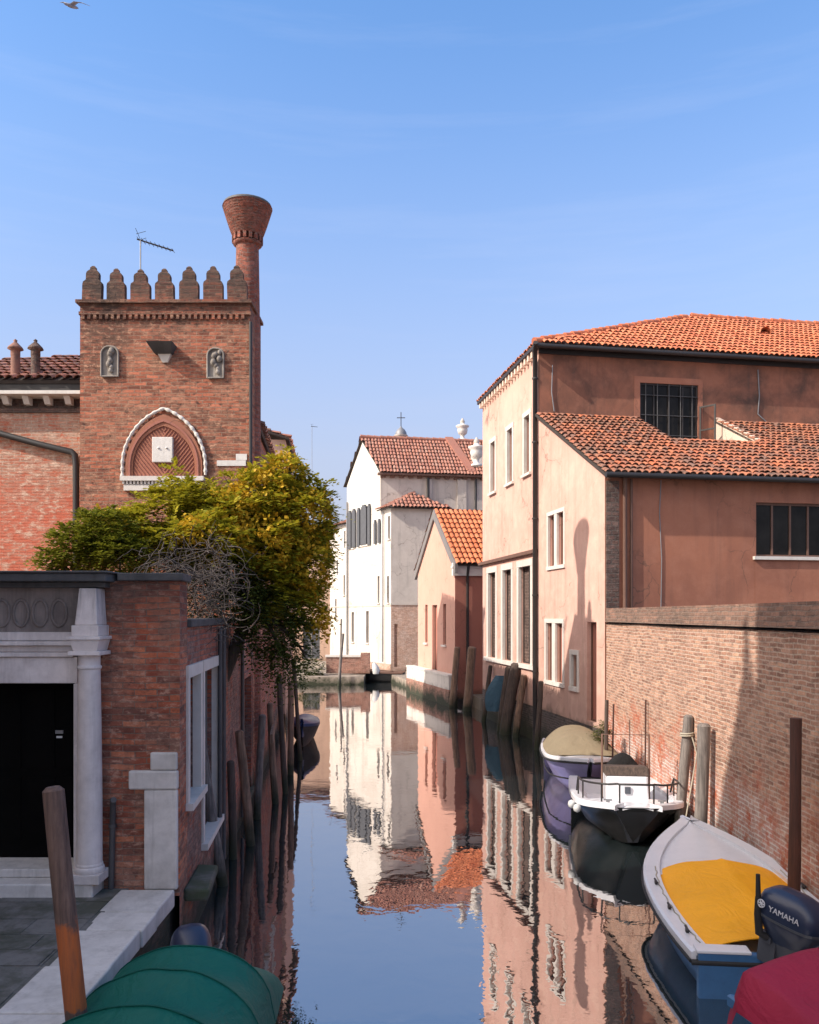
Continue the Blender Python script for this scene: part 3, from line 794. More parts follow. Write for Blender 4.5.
# ---------------------------------------------------------------- left: crenellated tower
TD = 18.0
def tx(px): return (px - CX) / FPX * TD
def tz(py): return EYE - (py - HY) / FPX * TD
FT = Frame((0, TD), (1, 0))
TX0, TX1 = tx(80), tx(250)
tower = thing('brick_tower', ((TX0 + TX1) / 2, TD + .6, .75), 'square red brick tower with crenellated top and pointed arch panel above the tree', 'tower')
ac = tx(164.5)                # arch centre
az0, aw = tz(477), (tx(206) - tx(123)) / 2
w = MB(); zt = tz(304)
wall(w, FT, TX0, TX1, -.5, zt)
wall(w, Frame((TX1, TD), (0, 1)), 0, 1.3, -.5, zt)
wall(w, Frame((TX0, TD + 1.3), (0, -1)), 0, 1.3, -.5, zt)
wall(w, Frame((TX1, TD + 1.3), (-1, 0)), 0, TX1 - TX0, -.5, zt)
w.face([(TX0, TD, zt), (TX1, TD, zt), (TX1, TD + 1.3, zt), (TX0, TD + 1.3, zt)])
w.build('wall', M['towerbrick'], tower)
c_ = MB()
c_.fbox(FT, TX0 - .07, TX1 + .05, zt + .003, zt + .07, -1.37, .09)
c_.fbox(FT, TX0 - .02, TX1 + .02, zt - .24, zt - .17, -.05, .03)
n_ = int((TX1 - TX0) / .13)
for k in range(n_):
    a0 = TX0 + .05 + k * (TX1 - TX0 - .1) / n_
    c_.fbox(FT, a0, a0 + .065, zt - .34, zt - .245, -.05, .055)
c_.fbox(FT, TX0, TX1, zt - .243, zt - .241, -.05, .056)
c_.build('cornice', M['towerbrick'], tower)
mw = tx(101) - tx(80.5)
for k in range(7):            # merlons: stepped blocks with a rounded shoulder and a knob
    cx = tx(90.8 + k * 24.35); m = MB(); z0 = zt + .072
    sc = rnd.uniform(.93, 1.05); lx = rnd.uniform(-.035, .035); hk = rnd.uniform(.94, 1.05)
    def mring(hw, z, dep, ins=.0):
        pts = []
        for (sx, sy) in ((-1, -1), (1, -1), (1, 1), (-1, 1)):
            pts += [Vector((cx + sx * hw * hk + lx * z, TD + .10 + sy * dep, z0 + z * sc))]
        return pts
    rings = [mring(mw / 2 * k0 * .92, z_, d0 * .75) for k0, z_, d0 in ((1, 0, .1), (1, .36, .1), (.94, .415, .1), (.72, .455, .09), (.67, .47, .085), (.67, .59, .085), (.60, .635, .08), (.40, .675, .06), (.30, .69, .05), (.30, .73, .05), (.12, .77, .02))]
    m.loft(rings, True, True, True, False)
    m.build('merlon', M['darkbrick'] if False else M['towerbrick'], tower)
# pointed arch: outer white rope moulding, brick ring, chevron panel, plaque, sill
def arch_pts(hw, z0, rise, n=14):
    """pointed arch outline from left springing over the apex to the right springing"""
    out = []
    Rr = (hw * hw + rise * rise) / (2 * hw)
    for k in range(n + 1):
        t = k / n; th0 = math.pi; th1 = math.acos((Rr - hw) / Rr) if False else math.pi - math.asin(min(1, rise / Rr))
        th = th0 + (th1 - th0) * t
        out.append((-hw + Rr + Rr * math.cos(th), z0 + Rr * math.sin(th)))
    return out + [(-x, z) for x, z in out[::-1][1:]]
rise_o = tz(409) - tz(467)
so_ = tz(467)
pan = [(-aw * .74, az0)] + arch_pts(aw * .74, so_, rise_o * .70) + [(aw * .74, az0)]
m = MB(); f0 = [FT.p(ac + x, z, .02) for x, z in pan]; m.add(f0, [list(range(len(f0)))[::-1]])
n0 = len(pan)
m.build('arch_panel', M['brownred'], tower)
chev = MB()
import itertools
for sgn in (-1, 1):           # raised herringbone battens clipped to the panel
    for k in range(-3, 22):
        pts = []
        for i in range(41):
            x = sgn * (i / 40.0) * aw * .74; z = az0 - .5 + k * .105 + abs(x) * 1.25
            if inside((x, z), pan) and inside((x, z + .03), pan): pts.append((x, z))
        if len(pts) > 2:
            (xa, za), (xb, zb) = pts[0], pts[-1]
            chev.hexa([FT.p(ac + xa, za, .045), FT.p(ac + xb, zb, .045), FT.p(ac + xb, zb, .0), FT.p(ac + xa, za, .0),
                       FT.p(ac + xa, za + .035, .045), FT.p(ac + xb, zb + .035, .045), FT.p(ac + xb, zb + .035, .0), FT.p(ac + xa, za + .035, .0)])
chev.build('herringbone', M['terracotta'], tower)
def arch_ring(h0, r0, h1, r1, o, mat, name):
    a_in = [(-h0, az0)] + arch_pts(h0, so_, r0) + [(h0, az0)]
    a_out = [(-h1, az0)] + arch_pts(h1, so_, r1) + [(h1, az0)]
    m = MB()
    for i in range(len(a_in) - 1):
        (x0, y0), (x1, y1), (X0, Y0), (X1, Y1) = a_in[i], a_in[i + 1], a_out[i], a_out[i + 1]
        m.add([FT.p(ac + x0, y0, o), FT.p(ac + x1, y1, o), FT.p(ac + X1, Y1, o), FT.p(ac + X0, Y0, o), FT.p(ac + x0, y0, -.02), FT.p(ac + x1, y1, -.02), FT.p(ac + X1, Y1, -.02), FT.p(ac + X0, Y0, -.02)],
              [(0, 1, 2, 3), (1, 0, 4, 5), (3, 2, 6, 7)])
    return m.build(name, mat, tower)
arch_ring(aw * .74, rise_o * .70, aw * .92, rise_o * .9, .06, M['terracotta'], 'arch_ring')
arch_ring(aw * .80, rise_o * .77, aw * .84, rise_o * .815, .085, M['brownred'], 'arch_ring')
rp = MB(); ol = [(-aw, az0)] + arch_pts(aw * 1.0, so_, rise_o, 20) + [(aw, az0)]
tot = 0
dense = []
for i in range(len(ol) - 1):
    (x0, y0), (x1, y1) = ol[i], ol[i + 1]; L = math.hypot(x1 - x0, y1 - y0); n = max(1, int(L / .035))
    for j in range(n): dense.append((x0 + (x1 - x0) * j / n, y0 + (y1 - y0) * j / n))
rp.tube([FT.p(ac + x, z, .05) for x, z in dense], [.042 if (i // 2) % 2 == 0 else .029 for i in range(len(dense))], 8, smooth=False)
rp.build('rope_moulding', M['trim'], tower)
pq = MB(); pq.fbox(FT, tx(153.5), tx(174), tz(463), tz(438), -.02, .11); pq.fbox(FT, tx(155.5), tx(172), tz(460.5), tz(440.5), .1, .10); 
for dx in (160, 168): pq.lathe(FT.p(tx(dx), tz(449), .115), [(.0, -.02), (.03, -.012), (.03, .012), (0, .02)], 8)
pq.build('plaque', M['marble'], tower, bevel=.012)
sl_ = MB(); sl_.fbox(FT, tx(122), tx(205), tz(481.5), tz(477), -.05, .14)
for k in range(22): sl_.fbox(FT, tx(124 + k * 3.6), tx(126 + k * 3.6), tz(484.5), tz(481.6), -.05, .11)
sl_.fbox(FT, tx(125), tx(196), tz(491), tz(485), -.05, .09)
sl_.build('arch_sill', M['trim'], tower)
for (x0, y0, x1, y1) in ((102, 347, 119, 377), (208, 349, 224, 378.5)):    # carved relief panels
    hw = (tx(x1) - tx(x0)) / 2; cx = (tx(x0) + tx(x1)) / 2; zb, zt_ = tz(y1), tz(y0)
    out = [(-hw, zb)] + arch_pts(hw, zt_ - hw * .9, hw * .9, 6) + [(hw, zb)]
    m = MB(); n = len(out)
    for i in range(n):
        j = (i + 1) % n
        m.add([FT.p(cx + out[i][0], out[i][1], .06), FT.p(cx + out[j][0], out[j][1], .06), FT.p(cx + out[j][0], out[j][1], -.02), FT.p(cx + out[i][0], out[i][1], -.02)], [(3, 2, 1, 0)])
    m.add([FT.p(cx + x, z, .02) for x, z in out], [list(range(n))[::-1]])
    fr_ = [FT.p(cx + x, z, .05) for x, z in out + out[:1]]
    m.tube(fr_, .022, 6)
    r2 = random.Random(int(x0))
    zc = zb + .13
    for k in range(7):          # worn figure: overlapping lumps
        rr = r2.uniform(.045, .075); dx = r2.uniform(-.09, .09)
        m.lathe(FT.p(cx + dx, zc, .05), [(0, -rr * 1.3), (rr * .8, -rr * .7), (rr, 0), (rr * .7, rr * .8), (0, rr * 1.2)], 8)
        zc += .07
    m.lathe(FT.p(cx + .01, zt_ - .13, .06), [(0, -.06), (.045, -.03), (.05, 0), (.04, .035), (0, .055)], 10)
    m.build('relief', M['relief'], tower)
br = MB(); br.hexa([FT.p(tx(156), tz(355), .16), FT.p(tx(173), tz(355), .16), FT.p(tx(173), tz(355), -.02), FT.p(tx(156), tz(355), -.02),
          FT.p(tx(151), tz(346.5), .38), FT.p(tx(177), tz(346.5), .38), FT.p(tx(177), tz(346.5), -.02), FT.p(tx(151), tz(346.5), -.02)])
b_ = br.build('bracket', M['darkstone'], tower, bevel=.01)
MB().loft([[FT.p(tx(159), tz(355.2), .1), FT.p(tx(172), tz(355.2), .1), FT.p(tx(172), tz(355.2), -.01), FT.p(tx(159), tz(355.2), -.01)], [FT.p(tx(163), tz(363), .05), FT.p(tx(168), tz(363), .05), FT.p(tx(168), tz(363), -.01), FT.p(tx(163), tz(363), -.01)]], smooth=False).build('bracket_base', M['trim'], b_)
ws = MB(); ws.fbox(FT, tx(217), tx(246), tz(466), tz(460.5), -.02, .02); ws.fbox(FT, tx(236), tx(247), tz(460.2), tz(454), -.02, .018)
ws.build('white_stones', M['marble'], tower)
tp = MB(); tp.tube([FT.p(TX1 + .02, 1, .03), FT.p(TX1 + .02, zt - .4, .03)], .035, 8); tp.build('drain_pipe', M['darkmetal'], tower)

# tall chimney behind the tower's right corner
CD = 18.75
def cx_(px): return (px - CX) / FPX * CD
def cz_(py): return EYE - (py - HY) / FPX * CD
chx = cx_(247.5); rr = (cx_(259.5) - cx_(236)) / 2
chim = thing('brick_chimney', (chx, CD, cz_(450)), 'tall round red brick chimney with a flaring funnel top beside the crenellated tower', 'chimney')
rb = rr * 1.02
m = MB().lathe((chx, CD, 0), [(rb * 1.1, -.5), (rb * 1.08, cz_(395)), (rb * 1.04, cz_(330)), (rb * .98, cz_(280)), (rr * .95, cz_(246))], 24)
m.build('shaft', M['chimneybrick'], chim)
m = MB(); z0 = cz_(246)
m.lathe((chx, CD, z0), [(rr * 1.0, -.02), (rr * 1.22, .02), (rr * 1.24, .05), (rr * 1.15, .06)], 24)
for k in range(16):
    th = 2 * math.pi * k / 16
    c0 = Vector((chx + math.cos(th) * rr * 1.12, CD + math.sin(th) * rr * 1.12, z0 + .06)); t = Vector((-math.sin(th), math.cos(th), 0)) * .035; r_ = Vector((math.cos(th), math.sin(th), 0)) * .05
    m.hexa([c0 - t - r_, c0 - t + r_, c0 + t + r_, c0 + t - r_] + [v + Vector((0, 0, .14)) for v in (c0 - t - r_, c0 - t + r_, c0 + t + r_, c0 + t - r_)])
m.build('collar', M['chimneybrick'], chim)
zf = z0 + .2; zt2 = cz_(209); rt = (cx_(271.3) - cx_(223.7)) / 2
prof = []
for k in range(13):
    t = k / 12; r0 = rr * 1.22 + (rt - rr * 1.22) * (t ** .9)
    prof += [(r0, (zt2 - zf) * t), (r0 + .022, (zt2 - zf) * (t + .02))]
m = MB().lathe((chx, CD, zf), prof, 28); m.build('funnel', M['chimneybrick'], chim)
MB().lathe((chx, CD, zt2 + .01), [(rt * 1.0, 0), (rt * 1.015, .02), (rt * 1.0, .06), (rt * .85, .075), (rt * .4, .08), (.02, .08)], 28).build('cap', M['lead'], chim)

# house left of the tower
HD = 18.5
def hx(px): return (px - CX) / FPX * HD
def hz(py): return EYE - (py - HY) / FPX * HD
FH = Frame((0, HD), (1, 0))
house = thing('brick_house', (hx(20), HD + 2, .75), 'salmon brick house with tiled roof and white corbels left of the tower', 'house')
zt = hz(413)
w = MB(); wall(w, FH, -16, TX0, .7, zt); w.build('wall', M['housebrick'], house)
ev = MB(); ev.fbox(FH, -16, TX0 - .003, zt, zt + .09, -.3, .05)
ev.build('eave_course', M['darkbrick'], house)
for k in range(13):
    px = 71 - k * 20.6; cb = MB()
    cb.hexa([FH.p(hx(px - 3), zt + .16, .14), FH.p(hx(px + 3), zt + .16, .14), FH.p(hx(px + 3), zt + .16, 0), FH.p(hx(px - 3), zt + .16, 0),
             FH.p(hx(px - 3), zt + .32, .26), FH.p(hx(px + 3), zt + .32, .26), FH.p(hx(px + 3), zt + .32, 0), FH.p(hx(px - 3), zt + .32, 0)])
    cb.build('corbel', M['trim'], house)
wall_ = MB(); wall(wall_, FH, -16, TX0 - .003, zt + .09, zt + .33, o=-.05); wall_.build('wall', M['darkbrick'], house)
gt = MB(); gt.fbox(FH, -16, TX0 - .005, zt + .325, zt + .40, -.1, .40); gt.build('eave_moulding', M['trim'], house)
gt = MB(); gt.fbox(FH, -16, TX0 - .005, zt + .402, zt + .60, -.1, .36); gt.build('gutter', M['darkmetal'], house)
ze = zt + .62
rf = tile_roof([FH.p(-11.5, ze, .42), FH.p(TX0 - .02, ze, .42), FH.p(TX0 - .02, ze + 1.5, -2.6), FH.p(-11.5, ze + .72, -1.03)], M['tile_tower'], M['under'], house, .21, .36, .088)
w = MB().face([FH.p(-16, ze + 1.1, -2.6), FH.p(TX0, ze + 1.1, -2.6), FH.p(TX0, 0.7, -2.6), FH.p(-16, .7, -2.6)]); w.build('wall', M['housebrick'], house)
for (px, y0) in ((18, 384), (38, 384)):
    c0 = FH.p(hx(px), hz(y0), .12); 
    m = MB(); zb = hz(386); za = hz(350)
    m.lathe((c0.x, c0.y, zb - .1), [(.105, 0), (.10, .3), (.095, za - zb - .06)], 14)
    m.lathe((c0.x, c0.y, za - .17), [(.10, 0), (.10, .13), (.17, .15), (.15, .19), (.07, .27), (.03, .31), (.045, .34), (.0, .38)], 14)
    m.build('chimney', M['darkbrick'] if px > 30 else M['tile_tower'], house)
dp = MB(); dp.tube([FH.p(-12, hz(418), .12), FH.p(hx(0), hz(434), .12), FH.p(hx(40), hz(445), .12), FH.p(hx(74), hz(453), .12), FH.p(hx(77), hz(456), .12), FH.p(hx(78), hz(466), .11), FH.p(hx(78), 1, .11)], .07, 10)
dp.build('drain_pipe', M['darkmetal'], house)

# wing behind the tower, along the canal, and the next house
wing = thing('rear_wing', F_SIDE.p(12, 0), 'brick wing running along the canal behind the tower', 'house')
s0, s1 = 9.8, 20.0; zw = 8.35
w = MB(); wall(w, F_SIDE, s0, s1, -.5, zw, [(12.2, 12.9, 5, 6.4), (14.6, 15.3, 5, 6.4)], .2)
wall(w, F_SIDE, SE, s0, -.5, 4.2)
w.build('wall', M['sidebrick'], wing)
for hh in ((12.2, 12.9, 5, 6.4), (14.6, 15.3, 5, 6.4)): opening(F_SIDE, hh, wing, 'window', .2, M['glass'], M['brownframe'], 2, 2, .03, M['trim'], .08)
tile_roof([F_SIDE.p(s0 - .1, zw + .02, .1), F_SIDE.p(s1, zw + .02, .1), F_SIDE.p(s1, zw + 1.3, -3.0), F_SIDE.p(s0 - .1, zw + 1.3, -3.0)], M['tile_tower'], M['under'], wing, .21, .36)
w = MB(); w.face([F_SIDE.p(s0, .7, 0), F_SIDE.p(s0, .7, -3), F_SIDE.p(s0, zw + 1.25, -3), F_SIDE.p(s0, zw, 0)][::-1]); w.face([F_SIDE.p(s0, .7, -3), F_SIDE.p(s1, .7, -3), F_SIDE.p(s1, zw + 1.25, -3), F_SIDE.p(s0, zw + 1.25, -3)][::-1])
w.build('wall', M['sidebrick'], wing)
h2_ = thing('canal_house', F_SIDE.p(21, 0), 'taller narrow house with overhanging eave, glimpsed between tower and tree', 'house')
zw = 10.2; s0, s1 = 20.0, 26.0
w = MB(); wall(w, F_SIDE, s0, s1, -.5, zw, [(21, 21.8, 4.2, 6), (23.5, 24.3, 4.2, 6)], .2, o=.1)
fs = Frame(xy(F_SIDE.p(s0, 0, -6)), (F_SIDE.n.x, F_SIDE.n.y)); wall(w, fs, 0, 6.1, .5, zw)
fs2 = Frame(xy(F_SIDE.p(s1, 0, .1)), (-F_SIDE.n.x, -F_SIDE.n.y)); wall(w, fs2, 0, 6.1, .5, zw)
w.build('wall', M['tan'], h2_)
for hh in ((21, 21.8, 4.2, 6), (23.5, 24.3, 4.2, 6)): opening(F_SIDE, hh, h2_, 'window', .1, M['glass'], M['brownframe'], 2, 2, .03)
tile_roof([F_SIDE.p(s0 - .2, zw + .05, .25), F_SIDE.p(s1 + .2, zw + .05, .25), F_SIDE.p(s1 + .2, zw + 1.0, -3), F_SIDE.p(s0 - .4, zw + 1.0, -3)], M['tile_tower'], M['under'], h2_, .22, .38)
tile_roof([F_SIDE.p(s0 - .4, zw + .05, -6.4), F_SIDE.p(s1 + .2, zw + .05, -6.4), F_SIDE.p(s1 + .2, zw + 1.0, -3), F_SIDE.p(s0 - .4, zw + 1.0, -3)], M['tile_tower'], M['under'], h2_, .22, .38)

# house out of the frame on the left whose mass shades the gate, the quay and the near right wall
sh = thing('quay_house', (-9, 2, QZ), 'tall plastered house on the left quay, out of view, shading the gate', 'house')
w = MB()
def blk(mb, x0, x1, y0, y1, z0, z1):
    for F, L in ((Frame((x0, y0), (1, 0)), x1 - x0), (Frame((x1, y0), (0, 1)), y1 - y0), (Frame((x1, y1), (-1, 0)), x1 - x0), (Frame((x0, y1), (0, -1)), y1 - y0)):
        wall(mb, F, 0, L, z0, z1)
    mb.face([(x0, y0, z1), (x1, y0, z1), (x1, y1, z1), (x0, y1, z1)])
def pblk(mb, pl, z0, z1):
    for i in range(len(pl)):
        p0, p1 = pl[i], pl[(i + 1) % len(pl)]
        wall(mb, Frame(p0, (p1[0] - p0[0], p1[1] - p0[1])), 0, math.hypot(p1[0] - p0[0], p1[1] - p0[1]), z0, z1)
    mb.face([(x, y, z1) for x, y in pl])
pblk(w, [(-14, -6), (-8, -6), (-8, 6.05), (-14, 3.3)], QZ, 17.5)
pblk(w, [(-7.99, -5), (-6, -5), (-6, 9.3), (-7.99, 8.4)], QZ, 7.5)
w.build('wall', M['tan'], sh)
m = MB(); m.loft([[Vector((-9.7 + sx * r_, 5.65 + sy * r_, z + .9)) for sx, sy in ((-1, -1), (1, -1), (1, 1), (-1, 1))] for r_, z in ((1.1, 0), (1.1, 11.3), (.98, 12.5), (.55, 13.6), (.28, 14.2), (.1, 14.8), (.05, 15.5))], smooth=False)
m.build('turret', M['chimneybrick'], sh)
# ---------------------------------------------------------------- right: pink house
FP = Frame((2.85, 33.06), (4.92 - 2.85, 20.9 - 33.06))
LP = math.hypot(4.92 - 2.85, 33.06 - 20.9)
SA = FP.s(538.5)
uB = -FP.u; uA = Vector((FP.n.x, FP.n.y)) * -1          # b: away along the facade, a: to the right along the side wall
N = FP.p(SA, 0)
def pt(a, b, z): return Vector((N.x + uA.x * a + uB.x * b, N.y + uA.y * a + uB.y * b, z))
FU = Frame(xy(N), (uA.x, uA.y)); FL = Frame(xy(FP.p(LP, 0)), (uA.x, uA.y))
ZE = FP.z(536, 351)
pink = thing('pink_house', (N.x + 3, N.y, .5), 'two storey pink plastered house with orange tiled roof standing in the canal', 'house')
ups = [FP.hole(490.9, 442, 495.4, 492), FP.hole(507.5, 429.5, 512.7, 484), FP.hole(524.5, 415, 530, 473.7)]
zu0, zu1 = sum(h[2] for h in ups) / 3, sum(h[3] for h in ups) / 3
ups = [(h[0], h[1], zu0, zu1) for h in ups]
los = [FP.hole(488.5, 573, 496, 657), FP.hole(503, 570, 511.7, 661), FP.hole(519, 565, 531, 664)]
zl0, zl1 = sum(h[2] for h in los) / 3, sum(h[3] for h in los) / 3
los = [(h[0], h[1], zl0, zl1) for h in los]
ZB = 1.08
w = MB(); wall(w, FP, .25, SA, ZB, ZE, ups + los, .22)
wall(w, Frame(xy(FP.p(.25, 0) - Vector((FP.n.x, FP.n.y, 0)) * 9), (FP.n.x, FP.n.y)), 0, 9, .4, ZE)   # far end wall
w.build('wall', M['pink'], pink)
for h in ups:
    opening(FP, h, pink, 'window', .2, M['brownframe'], M['frame'], 2, 1, .03, M['trim'], .14, M['trim'])
for h in los:
    f = opening(FP, h, pink, 'window', .2, M['grille'], M['frame'], 2, 1, .05, None, .19, M['trim'])
MB().fbox(FP, los[0][0] - .4, SA - .12, zl0 - .14, zl0 - .004, -.06, .10).build('window_ledge', M['trim'], pink)
lg = FP.z(508, 558)
MB().fbox(FP, .02, SA - .08, lg - .05, lg + .06, -.05, .13).build('string_course', M['brownframe'], pink)
# lean-to part: facade under the sloping roof, low side wall
ZT0, ZT1 = 10.28, FP.z(602, 472)
dU = [FP.hole(548.6, 513, 554.7, 566), FP.hole(557.3, 512, 564, 565)]
zu = (dU[1][2], dU[1][3]); dU = [(h[0], h[1], *zu) for h in dU]
dL = [FP.hole(546.4, 624, 552.5, 682), FP.hole(555.6, 623, 563, 683)]
zu = (dL[1][2], dL[1][3]); dL = [(h[0], h[1], *zu) for h in dL]
sm_ = FP.hole(571.8, 654.5, 577.5, 687); dr = FP.hole(587, 622, 596.5, 722)
w = MB()
wall(w, FP, SA, LP, ZB, ZT1 - .12, dU + dL + [sm_, dr], .2, top=[(LP, ZT1 - .1), (SA, ZT0 - .12)])
w.build('wall', M['pink'], pink)
w = MB(); wall(w, FP, .25, LP, -1.0, ZB - .003, o=.012); w.build('footing', M['basebrick'], pink)
for h in dU + dL: opening(FP, h, pink, 'window', .17, M['brownred'], M['brownframe'], 1, 1, .03, None)
def surr(F, hs, t, name='surround', cut_bottom=True):
    a0, a1 = min(h[0] for h in hs), max(h[1] for h in hs); z0, z1 = hs[0][2], hs[0][3]
    m = MB(); e = .005
    m.fbox(F, a0 - t, a1 + t, z1 - e, z1 + t, -.05, .03); m.fbox(F, a0 - t, a1 + t, z0 - t * .9, z0 + e, -.05, .05)
    m.fbox(F, a0 - t, a0 + e, z0 + e + .001, z1 - e - .001, -.05, .026); m.fbox(F, a1 - e, a1 + t, z0 + e + .001, z1 - e - .001, -.05, .026)
    for h, g in zip(hs, hs[1:]): m.fbox(F, h[1] - e, g[0] + e, z0 + e + .001, z1 - e - .001, -.05, .022)
    return m.build(name, M['trim'], pink)
surr(FP, dU, .11); surr(FP, dL, .12); surr(FP, [sm_], .13)
opening(FP, sm_, pink, 'window', .17, M['glass'], M['brownframe'], 1, 2, .03)
opening(FP, dr, pink, 'door', .17, M['brownred'], M['brownframe'], 1, 1, .03, None)
# upper side wall with the gridded window
wU = FU.hole(640, 384, 698, 441); wU = (wU[0], wU[1], 9.15, wU[3])
w = MB(); wall(w, FU, 0, 14, 7.0, ZE, [wU], .12)
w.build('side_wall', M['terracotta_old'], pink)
fw = opening(FU, wU, pink, 'window', .1, M['glass'], M['frame'], 4, 1, .035)
gb = MB()
for k in range(5): gb.tube([FU.p(wU[0] + (wU[1] - wU[0]) * (k + .5) / 5, wU[2], -.01), FU.p(wU[0] + (wU[1] - wU[0]) * (k + .5) / 5, wU[3], -.01)], .014, 6)
for k in range(1, 4): gb.tube([FU.p(wU[0], wU[2] + (wU[3] - wU[2]) * k / 3.6, -.012), FU.p(wU[1], wU[2] + (wU[3] - wU[2]) * k / 3.6, -.012)], .014, 6)
gb.build('grille', M['lead'], fw)
sf = MB(); sf.fbox(FU, wU[0] - .2, wU[0] - .002, wU[2], wU[3] + .2, -.05, .012); sf.fbox(FU, wU[0] - .002, wU[1] + .16, wU[3] + .002, wU[3] + .2, -.05, .012); sf.fbox(FU, wU[1] + .002, wU[1] + .16, wU[2], wU[3], -.05, .011)
sf.build('surround', M['terracotta'], fw)
cs_ = MB(); a0 = wU[1] + .04
q0 = FU.p(a0, 9.15, .05)                       # casement standing open
FO = Frame(xy(FU.p(a0, 0, .03)), (uA.x * .55 + FU.n.x * .83, uA.y * .55 + FU.n.y * .83))
for (x0, x1, z0, z1) in ((0, .05, 9.2, 10.75), (.5, .55, 9.2, 10.75), (.05, .5, 10.7, 10.75), (.05, .5, 9.95, 10.0), (.05, .5, 9.2, 9.25)): cs_.fbox(FO, x0, x1, z0, z1, -.02, .02)
cs_.build('casement', M['frame'], fw)
# low side wall
wL = FL.hole(756, 503, 819, 557); wL = (wL[0], wL[0] + 2.6, wL[2], wL[3])
w = MB(); wall(w, FL, 0, 14, .4, ZT1 - .05, [wL], .16); w.build('side_wall', M['terracotta'], pink)
opening(FL, wL, pink, 'window', .14, M['glass'], M['brownframe'], 5, 1, .05, M['trim'], fr=.06)
m = MB(); wall(m, FL, wL[0] - .03, wL[0] + 4, 4.0, wL[2] - .12, o=.012); m.build('wall_patch', M['terracotta'], pink)
m = MB(); m.fbox(FL, .02, .36, 3.9, ZT1 - .25, -.05, .05); m.build('brick_pilaster', M['darkbrick'], pink)
m = MB(); m.tube([FL.p(.50, 3.9, .08), FL.p(.50, ZT1 - .25, .08), FL.p(.47, ZT1 - .05, .2)], .055, 10); m.build('downpipe', M['brownframe'], pink); m = MB(); m.tube([FL.p(.68, 3.9, .06), FL.p(.68, ZT1 - .2, .06)], .035, 8)
m.build('downpipe', M['brownframe'], pink)
m = MB(); m.tube([FL.p(1.5, ZT1 - .2, .02), FL.p(1.46, 6.6, .02), FL.p(1.52, 5.4, .02), FL.p(1.5, 4.2, .02)], .012, 6); m.build('cable', M['zinc'], pink); m = MB()
m.tube([FU.p(7.5, ZE - .3, .03), FU.p(7.55, 11.2, .03), FU.p(7.5, 10.6, .03), FU.p(7.9, 10.25, .06)], .02, 6); m.build('cable', M['zinc'], pink); m = MB()
m.tube([FU.p(.45, ZE - .5, .03), FU.p(.42, 11, .03), FU.p(.5, 10.4, .04)], .018, 6)
m.build('cable', M['zinc'], pink)
# canal-side downpipe
m = MB(); m.tube([FP.p(SA - .04, -.5, .10), FP.p(SA - .04, ZE - .35, .10), FP.p(SA + .25, ZE - .12, .20), FP.p(SA + .5, ZE + .02, .26)], .075, 12)
for z in (2.2, 4.6, 7, 9.4, 11.4): m.tube([FP.p(SA - .04, z, .10), FP.p(SA - .04, z + .05, .10)], .095, 12)
m.build('downpipe', M['darkmetal'], pink)
# roofs
ov = .34; WB = 6.9 - 0.0
LB = SA; mid = LB / 2; aR = 7.1
ZR = EYE + (HY - 318) / FPX * pt(aR, mid, 0).y
zf0 = ZE + .06
def zroof(b): return zf0 + (b + ov) * (ZR - zf0) / (mid + ov)
tile_roof([pt(-.15, -ov, zf0), pt(14, -ov, zf0), pt(14, mid, ZR), pt(aR, mid, ZR)], M['tile_new'], M['under'], pink, .19, .34, .082, jitter=.7)
tile_roof([pt(-.15, LB - .1, zf0), pt(14, LB - .1, zf0), pt(14, mid, ZR), pt(aR, mid, ZR)], M['tile_new'], M['under'], pink, .19, .34, .082)
tile_roof([pt(-.15, -ov, zf0), pt(aR, mid, ZR), pt(-.15, LB - .1, zf0)], M['tile_new'], M['under'], pink, .19, .34, .082)
ridge_tiles(pt(-.2, -ov + .1, zf0 + .07), pt(aR, mid, ZR + .05), M['tile_new'], pink)
ridge_tiles(pt(aR, mid, ZR + .05), pt(14, mid, ZR + .05), M['tile_new'], pink)
vt = MB(); vb = .55 * mid; vc = pt(9.0, vb, zroof(vb) + .05)
vt.loft([[vc + Vector((math.cos(math.pi * k / 6) * .2, -.16 + yy, math.sin(math.pi * k / 6) * .2)) for k in range(7)] for yy in (0, .35)], False, False, False)
vt.build('vent_tile', M['tile_new'], pink)
m = MB()
m.fbox(FP, .1, SA + .3, ZE - .02, ZE + .085, -.02, .19)
m.build('gutter', M['darkmetal'], pink)
m = MB(); m.tube([FU.p(-.3, ZE - .03, ov + .05), FU.p(14, ZE - .03, ov + .05)], .075, 10); m.fbox(FU, 0.0, 14, ZE - .16, ZE - .02, 0, .05); m.build('gutter', M['darkmetal'], pink)
k = 0.3
while k < SA:
    m = MB(); m.fbox(FP, k, k + .13, ZE - .22, ZE - .025, -.02, .15); m.build('eave_bracket', M['cream'], pink); k += .36
slope = (ZT0 - ZT1) / (LP - SA)
def zl(b): return ZT0 + .05 + b * slope
bE = -(LP - SA) - .34
n0, n1, nb = wU[0] - .12, wU[1] + .62, -2.45
tile_roof([pt(-.12, bE, zl(bE)), pt(14, bE, zl(bE)), pt(14, 0, zl(0)), pt(n1, 0, zl(0)), pt(n1, nb, zl(nb)), pt(n0, nb, zl(nb)), pt(n0, 0, zl(0)), pt(-.12, 0, zl(0))], M['tile_old'], M['under'], pink, .185, .32, .082, jitter=1.0)
m = MB(); m.slab([pt(n0 - .2, nb - .2, 8.75), pt(n1 + .2, nb - .2, 8.75), pt(n1 + .2, -.003, 8.75), pt(n0 - .2, -.003, 8.75)], .1); m.build('terrace', M['zinc'], pink)
